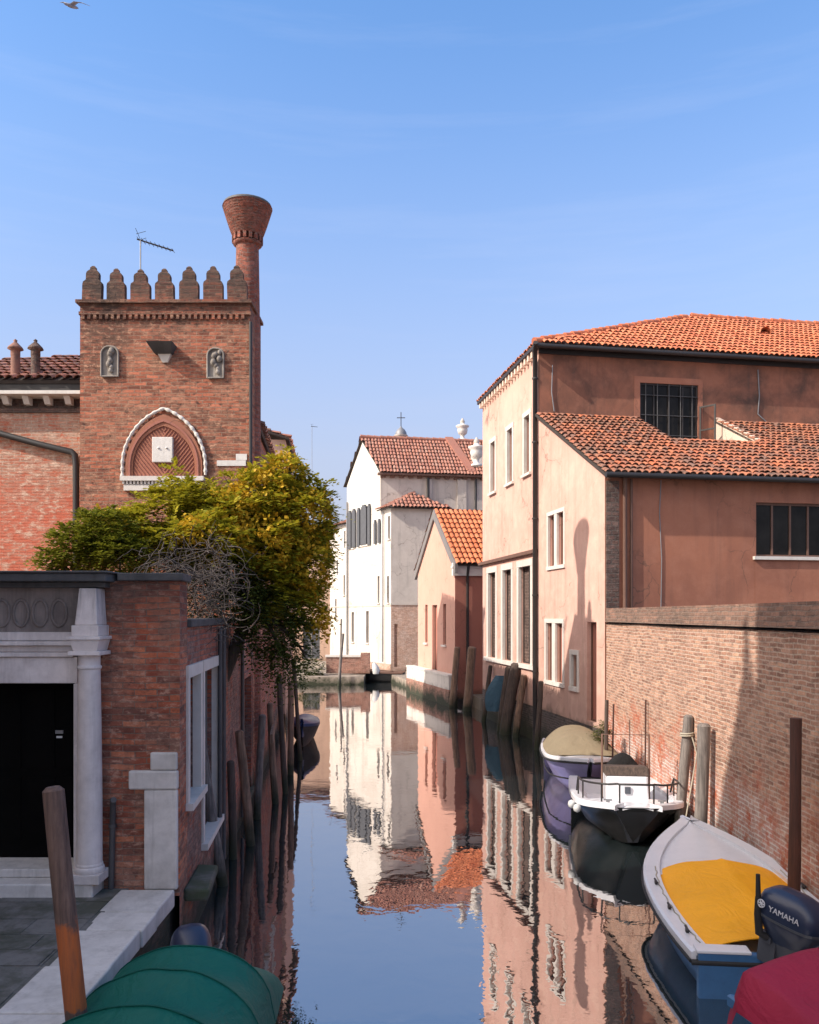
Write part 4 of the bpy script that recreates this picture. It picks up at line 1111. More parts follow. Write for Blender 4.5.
m = MB(); m.hexa([pt(n1, nb, 8.75), pt(n1 + .14, nb, 8.75), pt(n1 + .14, -.005, 8.75), pt(n1, -.005, 8.75), pt(n1, nb, zl(nb) + .10), pt(n1 + .14, nb, zl(nb) + .10), pt(n1 + .14, -.005, zl(0) + .10), pt(n1, -.005, zl(0) + .10)])
m.build('terrace_wall', M['cream'], pink)
m = MB(); m.tube([FL.p(-.14, ZT1 - .16, .40), FL.p(14, ZT1 - .16, .40)], .07, 10); m.build('gutter', M['darkmetal'], pink)
m = MB(); m.hexa([FP.p(SA, ZT0 - .13, .05), FP.p(LP + .3, ZT1 - .25 , .05), FP.p(LP + .3, ZT1 - .25, -.05), FP.p(SA, ZT0 - .13, -.05), FP.p(SA, ZT0 + .015, .05), FP.p(LP + .3, ZT1 - .12, .05), FP.p(LP + .3, ZT1 - .12, -.05), FP.p(SA, ZT0 + .015, -.05)])
m.build('verge', M['brownframe'], pink)

# ---------------------------------------------------------------- right: brick garden wall
FW_ = Frame((4.94, 20.84), (0.004, -1))
bw = thing('garden_wall', (5.1, 12, 0), 'long pale brick garden wall with darker coping running along the right bank', 'wall')
w = MB(); wall(w, FW_, 0, 34, -1.2, 3.80)
w.face([FW_.p(34, -1, -.4), FW_.p(0, -1, -.4), FW_.p(0, 3.8, -.4), FW_.p(34, 3.8, -.4)])
w.build('wall', M['wallbrick'], bw)
MB().fbox(FW_, 0, 34, 3.80, 3.825, -.4, -.05).build('joint', M['dark'], bw)
m = MB(); k = 0
while k < 34:
    L = 2.0; dz = rnd.uniform(-.02, .02)
    m.hexa([FW_.p(k, 3.828, .03), FW_.p(k + L, 3.828, .03), FW_.p(k + L, 3.828, -.45), FW_.p(k, 3.828, -.45), FW_.p(k, 4.17 + dz, .0), FW_.p(k + L, 4.17 + dz * .5, .0), FW_.p(k + L, 4.15, -.40), FW_.p(k, 4.15, -.40)])
    k += L
m.build('coping', M['copingbrick'], bw)
m = MB(); m.tube([FW_.p(k * 1.5, 3.80 - .012 * math.sin(k * 2.1), .03) for k in range(22)], .012, 6); m.build('cable', M['dark'], bw)

# ---------------------------------------------------------------- orange gable house
FO_ = Frame((.435, 42.5), (2.0 - .435, 36.5 - 42.5)); LO = math.hypot(1.565, 6.0)
og = thing('gable_house', (2.5, 40, .5), 'small orange house with a steep gable and bright tiles between church and pink house', 'house')
zE = 6.35; zA = FO_.z(437, 512)
ow = [FO_.hole(425.2, 606, 427.6, 642), FO_.hole(443, 604, 446, 645)]; od = FO_.hole(432.3, 605, 437.2, 672)
zc = (ow[1][2], ow[1][3]); ow = [(h[0], h[1], *zc) for h in ow]; od = (od[0], od[1], 1.36, od[3])
w = MB(); wall(w, FO_, 0, LO, .3, zE, ow + [od], .2, top=[(LO / 2, zA)]); w.build('wall', M['orange'], og)
for h in ow: opening(FO_, h, og, 'window', .18, M['brownred'], M['brownframe'], 1, 1, .03, M['trim'])
opening(FO_, od, og, 'door', .18, M['brownred'], M['brownframe'], 1, 1)
us = Vector((-FO_.n.x, -FO_.n.y))
FOs = Frame(xy(FO_.p(LO, 0)), (us.x, us.y))
w = MB(); wall(w, FOs, 0, 6.5, .3, zE - .55); w.build('side_wall', M['brownred'], og)
m = MB(); m.fbox(FOs, -.12, 6.5, zE - .62, zE - .06, -.1, .10); m.fbox(FOs, -.16, 6.5, zE - .28, zE - .2, -.1, .14); m.build('fascia', M['fascia'], og)
m = MB(); m.tube([FOs.p(.55, 1, .1), FOs.p(.55, zE - .6, .1), FOs.p(.55, zE - .15, .25)], .06, 8); m.build('downpipe', M['darkmetal'], og)
def opt(a, s, z): v = FO_.p(s, z); return Vector((v.x + us.x * a, v.y + us.y * a, z))
tile_roof([opt(-.05, LO + .3, zE - .12), opt(8, LO + .3, zE - .12), opt(8, LO / 2, zA + .12), opt(-.05, LO / 2, zA + .12)], M['tile_gable'], M['under'], og, .24, .4, .105, jitter=.5)
tile_roof([opt(-.05, -.3, zE - .12), opt(8, -.3, zE - .12), opt(8, LO / 2, zA + .12), opt(-.05, LO / 2, zA + .12)], M['tile_gable'], M['under'], og, .24, .4, .105)
m = MB()
for sa, sb in ((LO + .32, LO / 2), (-.32, LO / 2)):
    A0, A1 = FO_.p(sa, zE - .20, .10), FO_.p(sb, zA + .06, .10); B0, B1 = FO_.p(sa, zE - .20, -.03), FO_.p(sb, zA + .06, -.03); dn = Vector((0, 0, -.34)); u_ = Vector((0, 0, .10))
    m.hexa([A0 + dn, A1 + dn, B1 + dn, B0 + dn, A0 + u_, A1 + u_, B1 + u_, B0 + u_])
m.build('bargeboard', M['barge'], og)
kw = thing('embankment_wall', FO_.p(3, 0, .4), 'low white and red embankment wall at the water in front of the orange house', 'wall')
m = MB(); m.fbox(FO_, -1.0, LO + .2, .72, 1.30, -.05, .34); m.build('render_band', M['white'], kw)
m = MB(); m.fbox(FO_, -1.0, LO + .2, 1.302, 1.38, -.05, .37); m.build('coping', M['trim'], kw)
m = MB(); m.fbox(FO_, -1.02, LO + .22, -1.2, .718, -.05, .36); m.build('footing', M['redwall'], kw)

# ---------------------------------------------------------------- white church by the canal's bend
FC = Frame((-5.88, 61.4), (4.72, -9.4)); LC = math.hypot(4.72, 9.4)
sM0, sM1 = FC.s(347), FC.s(380.5)
uc = Vector((.985, .17)).normalized()
ch = thing('white_church', (2, 57, .5), 'large white church with faded red roof and grey shuttered windows at the canal bend', 'church')
zc1 = FC.z(380, 474); zcA = FC.z(363.5, 440); sA = (sM0 + sM1) / 2
zan = FC.z(391.5, 508); zlw = 10.4
sh1 = FC.hole(361, 507, 368.5, 545); sh2 = FC.hole(376.5, 521, 379, 541)
win = [FC.hole(*r) for r in ((351.5, 612, 354, 642), (366, 611, 368.8, 643), (343.5, 575, 345, 595), (377.5, 576, 379.5, 603), (387, 576, 389, 603), (388, 516, 390, 539), (352.5, 507 + 4, 354, 548), (373.5, 650, 375, 654))][:-1]
win.append(sh1)
w = MB()
lowh = [h for h in win if h[1] < sM0]; midh = [h for h in win if sM0 <= h[0] and h[1] <= sM1]; rh = [h for h in win if h[0] > sM1]
wall(w, FC, 0, sM0, .9, zlw, lowh + [FC.hole(335, 599, 336.6, 620), FC.hole(336.5, 560, 338, 575), FC.hole(344, 531, 345.5, 548)], .25)
wall(w, FC, sM0, sM1, .9, zc1, midh, .25, top=[(sA, zcA)])
wall(w, FC, sM1, LC, .9, zan, rh, .25)
w.build('wall', M['white'], ch)
m = MB(); wall(m, FC, 0, LC, -.5, .897, o=.03); m.build('plinth', M['farbrick'], ch)
for h in win: opening(FC, h, ch, 'window', .22, M['dark'], M['greyframe'], 1, 1, .05, M['trim'])
def shut(F, x0, x1, y0, y1, arch=True):
    h = F.hole(x0, y0, x1, y1); m = MB(); c = (h[0] + h[1]) / 2; hw = (h[1] - h[0]) / 2
    m.fbox(F, h[0], h[1], h[2], h[3] - .25, .03, .12); m.fbox(F, c - hw * .82, c + hw * .82, h[3] - .25, h[3] - .1, .03, .118); m.fbox(F, c - hw * .5, c + hw * .5, h[3] - .1, h[3], .03, .116)
    m.build('shutter', M['shutter'], ch)
for r in ((349, 352.2, 511, 549), (353.2, 356.4, 509, 547.5), (358.2, 360.8, 508, 547), (368.8, 371.3, 504, 545), (375, 377, 520, 544), (379, 381.2, 519, 543), (362, 367.6, 505, 545)): shut(FC, *r)
m = MB(); m.tube([FC.p(sM0 + .25, .9, .1), FC.p(sM0 + .25, zlw + 1.5, .1)], .06, 8); m.build('downpipe', M['zinc'], ch); m = MB(); m.tube([FC.p(LC - 1.0, zan - .1, .1), FC.p(LC - 1.0, 6.5, .1), FC.p(LC - 1.05, 1, .1)], .04, 8)
m.build('downpipe', M['zinc'], ch)
m = MB(); m.fbox(FC, .1, LC - .02, 4.55, 4.63, -.02, .03); m.build('string_course', M['grey'], ch)
FM = Frame(xy(FC.p(sM1, 0)), (uc.x, uc.y)); FA = Frame(xy(FC.p(LC, 0)), (uc.x, uc.y))
w = MB(); wall(w, FM, 0, 16, .4, zc1 - .02); w.build('side_wall', M['grey'], ch)
m = MB(); 
for px, hw in ((429, .16), (461.5, .3)): m.fbox(FM, FM.s(px) - hw, FM.s(px) + hw, 4, zc1 - .25, -.03, .14)
m.build('pilasters', M['grey'], ch)
m = MB(); m.tube([FM.p(FM.s(427.5), 5, .2), FM.p(FM.s(427.5), zc1 - .2, .2)], .09, 8); m.build('downpipe', M['darkmetal'], ch); m = MB(); m.tube([FM.p(FM.s(475), 9, .2), FM.p(FM.s(475), zc1 - .2, .2)], .08, 8); m.build('downpipe', M['darkmetal'], ch)
m = MB(); k = 0
while k < 15.5: m.fbox(FM, k, k + .3, zc1 - .24, zc1 - .1, -.02, .22); k += .6
m.fbox(FM, -.2, 16, zc1 - .1, zc1 + .02, -.02, .42); m.build('eave_moulding', M['brownframe'], ch)
def cpt(a, s, z): v = FC.p(s, z); return Vector((v.x + uc.x * a, v.y + uc.y * a, z))
tile_roof([cpt(-.15, sM1 + .45, zc1 + .03), cpt(16, sM1 + .45, zc1 + .03), cpt(16, sA, zcA + .12), cpt(-.15, sA, zcA + .12)], M['tile_church'], M['under'], ch, .22, .42, .097)
tile_roof([cpt(-.15, sM0 - .3, zc1 + .0), cpt(16, sM0 - .3, zc1 + .0), cpt(16, sA, zcA + .12), cpt(-.15, sA, zcA + .12)], M['tile_church'], M['under'], ch, .22, .42, .097)
ridge_tiles(cpt(-.15, sA, zcA + .2), cpt(16, sA, zcA + .2), M['tile_church'], ch, .14, .45)
aP = FM.s(466)
m = MB(); m.hexa([cpt(aP, sM1 + .3, zc1), cpt(aP + .55, sM1 + .3, zc1), cpt(aP + .55, sA, zcA), cpt(aP, sA, zcA), cpt(aP, sM1 + .3, zc1 + .3), cpt(aP + .55, sM1 + .3, zc1 + .3), cpt(aP + .55, sA, zcA + .45), cpt(aP, sA, zcA + .45)])
m.build('parapet', M['tile_church'], ch)
m = MB(); m.hexa([cpt(aP + .8, sM1 - .3, zc1), cpt(aP + 4.0, sM1 - .3, zc1), cpt(aP + 4.0, sM1 - .9, zc1), cpt(aP + .8, sM1 - .9, zc1), cpt(aP + .8, sM1 - .3, zc1 + 2.0), cpt(aP + 1.0, sM1 - .3, zc1 + 2.0), cpt(aP + 1.0, sM1 - .9, zc1 + 2.0), cpt(aP + .8, sM1 - .9, zc1 + 2.0)])
m.build('scroll_gable', M['white'], ch)
# annexe with hipped roof
LA = 3.6
w = MB(); zbk = FA.z(400, 604); wall(w, FA, 0, LA, zbk, zan); wall(w, Frame(xy(FA.p(LA, 0)), (-FC.u.x, -FC.u.y)), 0, 2.2, .4, zan)
w.build('side_wall', M['grey'], ch)
nh = FA.hole(394.2, 624, 397.6, 676); nh = (nh[0], nh[1], .75, nh[3])
w = MB(); wall(w, FA, 0, LA, .3, zbk - .02, [nh], .25, o=.015); w.build('brick_base', M['farbrick'], ch)
MB().fbox(FA, -.03, LA, zbk - .06, zbk + .05, -.02, .06).build('string_course', M['grey'], ch)
opening(FA, nh, ch, 'door', .2, M['farbrick'], M['farbrick'])
apx = FM.p(FM.s(412.5), FM.z(412.5, 493.5), .02); e_ = .28
A_, B_ = FC.p(sM1 + .0, zan + .02, .3), FC.p(LC + .3, zan + .02, .3); C_ = FA.p(LA + .3, zan + .02, .32)
D_ = FM.p(LA + .3, zan + .02, .02)
tile_roof([A_, B_, apx], M['tile_church'], M['under'], ch, .26, .45, .11); tile_roof([B_, C_, apx], M['tile_church'], M['under'], ch, .26, .45, .11); tile_roof([C_, D_, apx], M['tile_church'], M['under'], ch, .26, .45, .11)
tile_roof([FC.p(-.3, zlw + .02, .25), FC.p(sM0, zlw + .02, .25), FC.p(sM0, zlw + 1.6, -4), FC.p(-.3, zlw + 1.6, -4)], M['tile_church'], M['under'], ch, .22, .42, .097)
w = MB(); w.face([FC.p(0, .5, 0), FC.p(0, .5, -8), FC.p(0, zlw + .5, -8), FC.p(0, zlw, 0)]); w.build('wall', M['white'], ch)

# urns on the church gable and the lantern cross
def urn(px, py0, py1, D, label):
    b = P(px, py0, D); t = P(px, py1, D); Hh = t.z - b.z; k = Hh / 1.6
    u_ = thing('stone_urn', b, label, 'urn', 'stone urns on the church gable')
    MB().lathe(b, [(.30 * k, 0), (.30 * k, .10 * k), (.18 * k, .14 * k), (.12 * k, .3 * k), (.16 * k, .38 * k)], 16).build('pedestal', M['marble'], u_)
    MB().lathe(b + Vector((0, 0, .38 * k)), [(.14 * k, 0), (.30 * k, .12 * k), (.36 * k, .35 * k), (.34 * k, .52 * k), (.46 * k, .6 * k), (.46 * k, .68 * k), (.2 * k, .74 * k), (.14 * k, .86 * k)], 16).build('bowl', M['marble'], u_)
    MB().lathe(b + Vector((0, 0, 1.24 * k)), [(.12 * k, 0), (.17 * k, .1 * k), (.12 * k, .2 * k), (.04 * k, .34 * k)], 12).build('finial', M['grey'], u_)
    return u_
urn(462.5, 441, 418, 58.0, 'white stone urn on top of the church gable, farther from the pink house')
urn(476.6, 466, 437, 52.6, 'white stone urn beside the pink house, lower of the two')
fc = P(401, 442, 60)
fl = thing('lantern_cross', fc, 'small domed lantern with thin cross above the church roof ridge', 'cross')
MB().lathe(fc, [(.42, -1.5), (.42, .35), (.5, .4), (.5, .48)], 14).build('lantern', M['grey'], fl)
MB().lathe(fc + Vector((0, 0, .48)), [(.42, 0), (.4, .2), (.28, .4), (.1, .55), (.04, .65)], 14).build('dome', M['zinc'], fl)
m = MB(); m.tube([fc + Vector((0, 0, 1.1)), fc + Vector((0, 0, 2.15))], .03, 6); m.tube([fc + Vector((-.3, 0, 1.75)), fc + Vector((.3, 0, 1.75))], .03, 6); m.build('cross', M['darkmetal'], fl)

# far house across the side canal, seen under the tree
FF = Frame((-13.5, 64.0), (1, 0)); fh = thing('far_house', (-9, 66, .5), 'tan plastered house with a wide grey door behind the hanging branches', 'house')
gd = FF.hole(303, 622, 320, 662); gd = (gd[0], gd[1], .6, gd[3])
fwn = [(3.2, 4.0, 5.4, 7), (1.2, 2.0, 5.4, 7)]
w = MB(); wall(w, FF, -6, 7.45, .4, 9.6, [gd] + fwn, .2); wall(w, Frame(xy(FF.p(7.45, 0)), (0, 1)), 0, 6, .4, 9.6); w.build('wall', M['tan'], fh)
opening(FF, gd, fh, 'door', .18, M['shutter'], M['greyframe'], 2, 3, .08)
for h in fwn: opening(FF, h, fh, 'window', .18, M['glass'], M['greyframe'], 2, 2, .05, M['trim'], .1)
tile_roof([FF.p(-6, 9.62, .35), FF.p(7.7, 9.62, .35), FF.p(7.7, 11.2, -4), FF.p(-6, 11.2, -4)], M['tile_church'], M['under'], fh, .28, .5, .12)

# parapet of the crossing quay
FQ = Frame((-4.95, 49.3), (1, .0)); gp = thing('quay_parapet', (-3.7, 49.3, .52), 'low brick parapet with pale cap and end pier before the white church', 'wall')
m = MB(); m.fbox(FQ, 0, 2.05, .53, 1.5, -.3, 0); m.build('wall', M['redwall'], gp)
m = MB(); m.fbox(FQ, -.05, 2.05, 1.502, 1.62, -.36, .06); m.build('coping', M['trim'], gp)
m = MB(); m.fbox(FQ, 2.052, 2.6, .53, 1.75, -.45, .06); m.build('pier', M['redwall'], gp)
# ---------------------------------------------------------------- boats
def prof_w(t, sw, peak=.42, p=2.2):
    if t < peak: return sw + (1 - sw) * math.sin(t / peak * math.pi / 2)
    k = (t - peak) / (1 - peak)
    return max(0.0, 1 - k ** p)

class Hull:
    """Open boat: x across, y towards the bow, z up from the water; transom at y=-L/2."""
    def __init__(s, L, B, z_st, z_bow, sw=.82, peak=.42, p=2.2, rake=.35, keel=-.22, chine=.72, zch=.12, rim=.10, n=22, nose=.02):
        s.L, s.B, s.z0, s.z1, s.sw, s.peak, s.pp, s.rake, s.keel, s.ch, s.zch, s.rim, s.n, s.nose = L, B, z_st, z_bow, sw, peak, p, rake, keel, chine, zch, rim, n, nose
    def w(s, t): return max(s.nose, s.B / 2 * prof_w(t, s.sw, s.peak, s.pp))
    def z(s, t): return s.z0 + (s.z1 - s.z0) * t ** 2.2
    def y(s, t, k=0.0): return -s.L / 2 + s.L * t - s.rake * k * max(0, (t - .5) * 2) ** 1.5 + .10 * k * (1 - t) * 0
    def half(s, t):
        w, z = s.w(t), s.z(t)
        wc = w * (s.ch - .25 * t * t); zc = s.zch + .25 * t ** 3
        return [(w, s.y(t), z), (w * .985, s.y(t, .15), z - .09), ((w + wc) / 2 + .02, s.y(t, .55), (z + zc) / 2), (wc, s.y(t, .9), zc), (wc * .45, s.y(t, 1), (zc + s.keel) / 2 - .02), (0, s.y(t, 1.0), s.keel + .3 * t ** 3)]
    def ring(s, t):
        h = s.half(t)
        return [Vector((-x, y, z)) for x, y, z in h[:-1]] + [Vector(h[-1])] + [Vector((x, y, z)) for x, y, z in h[:-1][::-1]]
    def ts(s, a=0.0, b=1.0):
        return [a + (b - a) * (1 - (1 - i / s.n) ** 1.35) for i in range(s.n + 1)]
    def hull(s, name, mat, parent):
        mb = MB(); rings = [s.ring(t) for t in s.ts()]
        mb.loft(rings, False, False, False, True)
        mb.add(rings[0], [list(range(len(rings[0])))])
        return mb.build(name, mat, parent, local=True)
    def rim_(s, name, mat, parent, h=.035, out=.03):
        mb = MB(); T = s.ts()
        for sg in (-1, 1):
            rings = []
            for t in T:
                w, z, y = s.w(t), s.z(t), s.y(t)
                wi = max(0.0, w - s.rim)
                k = 1.0
                yo = out if t > .98 else 0
                rings.append([Vector((sg * (w + out), y + yo, z - .05)), Vector((sg * (w + out), y + yo, z + h * .6)), Vector((sg * (w + out * .3), y + yo * .5, z + h)), Vector((sg * wi, y - (s.rim if t > .98 else 0), z + h)), Vector((sg * wi, y - (s.rim if t > .98 else 0), z - .05))])
            mb.loft(rings if sg < 0 else [r[::-1] for r in rings], True, True, True, False)
        return mb.build(name, mat, parent, local=True)
    def strip(s, a, b, inset=.0, dz=0.0, camber=.0, m=10, ny=14, fn=None):
        """sheet between the gunwales from t=a to t=b"""
        rows = []
        for i in range(ny + 1):
            t = a + (b - a) * i / ny; w = max(.004, s.w(t) - inset); row = []
            for j in range(m + 1):
                x = -1 + 2 * j / m
                z = s.z(t) + dz + camber * (1 - x * x)
                if fn: z += fn(t, x, i, j)
                row.append(Vector((x * w, s.y(t), z)))
            rows.append(row)
        return rows
    def sheet(s, name, mat, parent, rows, th=.012, smooth=True):
        mb = MB(); n = len(rows[0])
        mb.loft(rows, False, False, False, smooth)
        lo = [[p - Vector((0, 0, th)) for p in r] for r in rows]
        mb.loft([r[::-1] for r in lo], False, False, False, smooth)
        per = lambda R_: [R_[0][j] for j in range(n)] + [R_[i][-1] for i in range(1, len(R_))] + [R_[-1][j] for j in range(n - 2, -1, -1)] + [R_[i][0] for i in range(len(R_) - 2, 0, -1)]
        A, B = per(rows), per(lo)
        mb.loft([A, B], True, False, False, False)
        return mb.build(name, mat, parent, local=True)
    def cockpit(s, name, mat, parent, a, b, floor=.1, inset=None):
        mb = MB(); ins = s.rim if inset is None else inset
        T = [a + (b - a) * i / 12 for i in range(13)]
        L_ = [[Vector((-(max(.01, s.w(t) - ins)), s.y(t), s.z(t))), Vector((-max(.01, s.w(t) - ins) * (s.ch - .25 * t * t) * .9, s.y(t), floor + .2)), Vector((max(.01, s.w(t) - ins) * (s.ch - .25 * t * t) * .9, s.y(t), floor + .2)), Vector((max(.01, s.w(t) - ins), s.y(t), s.z(t)))] for t in T]
        mb.loft(L_, False, False, False, False)
        mb.add(L_[0], [[0, 1, 2, 3]]); mb.add(L_[-1], [[3, 2, 1, 0]])
        return mb.build(name, mat, parent, local=True)

def sup(cx, cy, z, a, b, n=20, e=3.2, lean=(0, 0)):
    out = []
    for k in range(n):
        th = 2 * math.pi * k / n; c, s_ = math.cos(th), math.sin(th)
        out.append(Vector((cx + math.copysign(abs(c) ** (2 / e), c) * a, cy + math.copysign(abs(s_) ** (2 / e), s_) * b, z)))
    return out

def text_mesh(body, size, depth=.004):
    cu = bpy.data.curves.new('letters', 'FONT'); cu.body = body; cu.size = size; cu.extrude = depth; cu.align_x = 'CENTER'; cu.align_y = 'CENTER'
    o = bpy.data.objects.new('letters', cu); C.objects.link(o)
    dg = bpy.context.evaluated_depsgraph_get(); dg.update()
    me = bpy.data.meshes.new_from_object(o.evaluated_get(dg))
    bpy.data.objects.remove(o); bpy.data.curves.remove(cu)
    return me

def outboard(parent, y, z, k=1.0, tilt=0.0, text=None, tiller=True, twist=0.0, x=0.0):
    """Outboard motor as part of its boat; y = transom, z = transom top. The cowl leans back over the stern."""
    o = bpy.data.objects.new('outboard_motor', None); C.objects.link(o); o.parent = parent; o.location = (x, y - .22 * k, z); o.rotation_euler = (tilt, 0, twist)
    ORIG[o.name] = Vector((0, 0, 0))
    c = MB()
    c.loft([sup(0, .02, .02 * k, .11 * k, .19 * k), sup(0, .0, .14 * k, .165 * k, .26 * k), sup(0, -.01, .24 * k, .2 * k, .315 * k), sup(0, -.01, .30 * k, .205 * k, .325 * k), sup(0, .0, .42 * k, .20 * k, .315 * k), sup(0, .02, .48 * k, .175 * k, .27 * k), sup(0, .04, .525 * k, .12 * k, .19 * k), sup(0, .04, .54 * k, .05 * k, .1 * k)])
    cw = c.build('cowl', M['engine'], o, local=True)
    b = MB(); b.loft([sup(0, -.01, .262 * k, .209 * k, .329 * k), sup(0, -.01, .285 * k, .209 * k, .329 * k)], smooth=False); b.build('trim_band', M['enginegrey'], cw, local=True)
    if text:
        me = text_mesh(text, .078 * k, .003)
        for nm, mt, loc, rot in (('lettering', 'silver', (-.203 * k, -.03, .372 * k), (R(90), 0, R(-90))), ('lettering', 'silver', (.203 * k, -.03, .385 * k), (R(90), 0, R(90)))):
            t = bpy.data.objects.new(nm, me.copy()); C.objects.link(t); t.parent = cw; t.location = loc; t.rotation_euler = rot
            t.data.materials.clear(); t.data.materials.append(M[mt])
        rg = MB()
        for sg in (-1,):
            for a_ in range(3):
                th = a_ * math.pi / 3
                d_ = Vector((0, math.cos(th), math.sin(th))) * .034 * k; c0 = Vector((-.203 * k, .215 * k, .385 * k))
                rg.tube([c0 - d_, c0 + d_], .006 * k, 6)
            c0 = Vector((-.203 * k, .215 * k, .385 * k)); rg.tube([c0 + Vector((0, math.cos(a_ * math.pi / 8), math.sin(a_ * math.pi / 8))) * .037 * k for a_ in range(17)], .006 * k, 6)
        rg.build('emblem', M['silver'], cw, local=True)
    l = MB()
    l.loft([sup(0, -.02, .10 * k, .13 * k, .20 * k), sup(0, -.03, -.05 * k, .10 * k, .16 * k), sup(0, -.05, -.25 * k, .065 * k, .13 * k), sup(0, -.06, -.7 * k, .05 * k, .11 * k), sup(0, -.06, -.75 * k, .06 * k, .2 * k), sup(0, -.06, -.85 * k, .05 * k, .16 * k)])
    l.box((-.11 * k, .08, -.22 * k), (-.05 * k, .26 * k, .08 * k)); l.box((.05 * k, .08, -.22 * k), (.11 * k, .26 * k, .08 * k)); l.box((-.14 * k, .12, .0), (.14 * k, .2 * k, .06 * k))
    l.build('drive_leg', M['enginegrey'], o, local=True, bevel=.008)
    if tiller:
        t = MB(); t.tube([(-.12 * k, .15 * k, .05 * k), (-.17 * k, .22 * k, .08 * k), (-.18 * k, .25 * k, .26 * k), (-.18 * k, .27 * k, .42 * k)], [.035 * k, .04 * k, .038 * k, .03 * k], 10)
        t.tube([(-.18 * k, .27 * k, .42 * k), (-.185 * k, .30 * k, .64 * k)], [.026 * k, .02 * k], 10)
        t.build('tiller', M['rubber'], o, local=True)
    return o

# --- blue and white boat with the yellow cover
bow, stern = Vector((4.28, 12.8, 0)), Vector((3.87, 8.62, 0))
ax = (bow - stern); Lb = ax.length; ctr = (bow + stern) / 2
rz = math.atan2(-ax.x, ax.y)
bb = thing('motor_boat', (ctr.x, ctr.y, 0), 'blue and white open motor boat with dark blue outboard, by the brick wall', 'boat', rz=rz)
hb = Hull(Lb, 1.98, .43, .86, sw=.88, peak=.4, p=2.35, rim=.17, rake=.5, zch=.06, chine=.9, nose=.05)
hb.hull('hull', M['boatblue'], bb)
hb.rim_('gunwale', M['boatwhite'], bb, .05, .045)
rb_ = MB()
for sg in (-1, 1): rb_.tube([Vector((sg * (hb.w(t) + .05), hb.y(t), hb.z(t) - .06)) for t in hb.ts()], .022, 6)
rb_.tube([Vector((x * (hb.w(0) + .05), hb.y(0) - .03, hb.z(0) - .06)) for x in (-1, -.5, 0, .5, 1)], .03, 6)
rb_.build('rubbing_strake', M['rubber'], bb, local=True)
hb.sheet('foredeck', M['boatwhite'], bb, hb.strip(.56, .985, .15, .0, .05), .03)
hb.cockpit('cockpit', M['boatwhite'], bb, .03, .62, .12)
tr = MB(); tr.box((-hb.w(0) * .98, hb.y(0) - .045, -.05), (hb.w(0) * .98, hb.y(0) + .05, hb.z(0) + .04)); tr.build('transom', M['boatblue'], bb, local=True, bevel=.01)
for x0, x1 in ((-hb.w(0), -.32), (.32, hb.w(0))):
    cp_ = MB(); cp_.box((x0, hb.y(0) - .06, hb.z(0) + .042), (x1, hb.y(0) + .14, hb.z(0) + .075)); cp_.build('transom_cap', M['boatwhite'], bb, local=True, bevel=.01)
for t in (.12, .28, .46):
    for sg in (-1, 1):
        cl = MB(); c0 = Vector((sg * (hb.w(t) - .08), hb.y(t), hb.z(t) + .06)); cl.tube([c0 + Vector((0, -.08, .03)), c0 + Vector((0, .08, .03))], .014, 6); cl.box(c0 + Vector((-.015, -.03, -.02)), c0 + Vector((.015, .03, .03)))
        cl.build('cleat', M['darkmetal'], bb, local=True)
outboard(bb, hb.y(0) + .02, hb.z(0) + .2, 1.06, R(8), 'YAMAHA', True, R(36))
def yfold(t, x, i, j):
    e = abs(x)
    return -.05 * e ** 6 + .075 * (1 - abs(x - .1)) - .05 + .016 * math.exp(-((x - .1) / .04) ** 2) - .03 * math.sin(t * 12) * (1 - e) + .018 * mnoise.noise(Vector((x * 2.5, t * 9, 3)))
yc = thing('boat_cover', (ctr.x, ctr.y, 0), 'yellow tarpaulin stretched over the cockpit of the blue and white boat', 'boat cover', rz=rz)
hb.sheet('sheet', M['yellow'], yc, hb.strip(.045, .60, .16, .085, .07, 24, 30, yfold), .012)
for sg in (-1, 1):
    pts = []
    for i in range(25):
        t = .05 + .54 * i / 24; pts.append(Vector((sg * (hb.w(t) - .12 + .012 * math.sin(i * 2.2)), hb.y(t), hb.z(t) + .055)))
    MB().tube(pts, .008, 5).build('lacing', M['rope'], yc, local=True)

# --- black and white skiff with a console
cen = Vector((3.97, 15.45, 0))
rz2 = R(180 - 6)
sk = thing('console_boat', (cen.x, cen.y, 0), 'black hulled skiff with white deck, rail and steering console, between the violet and blue boats', 'boat', rz=rz2)
hs = Hull(3.4, 1.84, .62, .80, sw=.88, peak=.5, p=5.0, rim=.14, rake=.55, zch=.16, chine=.78, nose=.35)
hs.hull('hull', M['boatblack'], sk); hs.rim_('gunwale', M['boatwhite'], sk, .05, .035)
tr = MB(); tr.box((-hs.w(0) * .99, hs.y(0) - .04, -.1), (hs.w(0) * .99, hs.y(0) + .04, hs.z(0) + .02)); tr.build('transom', M['boatblack'], sk, local=True)
bwf = MB(); r0 = hs.ring(1.0); bwf.add(r0, [list(range(len(r0)))[::-1]]); bwf.build('bow_plate', M['boatblack'], sk, local=True)
hs.sheet('foredeck', M['boatwhite'], sk, hs.strip(.66, .995, .10, -.02, .04), .03)
hs.cockpit('cockpit', M['boatwhite'], sk, .02, .68, .12, .12)
cn_ = MB(); yk = .28
cn_.hexa([(-.40, yk - .3, .12), (.40, yk - .3, .12), (.40, yk + .38, .12), (-.40, yk + .38, .12), (-.38, yk - .3, 1.1), (.38, yk - .3, 1.1), (.36, yk + .26, 1.1), (-.36, yk + .26, 1.1)])
k_ = cn_.build('console', M['boatwhite'], sk, local=True, bevel=.03)
MB().box((-.05, yk + .30, .80), (.05, yk + .325, .92)).build('badge', M['enginegrey'], k_, local=True)
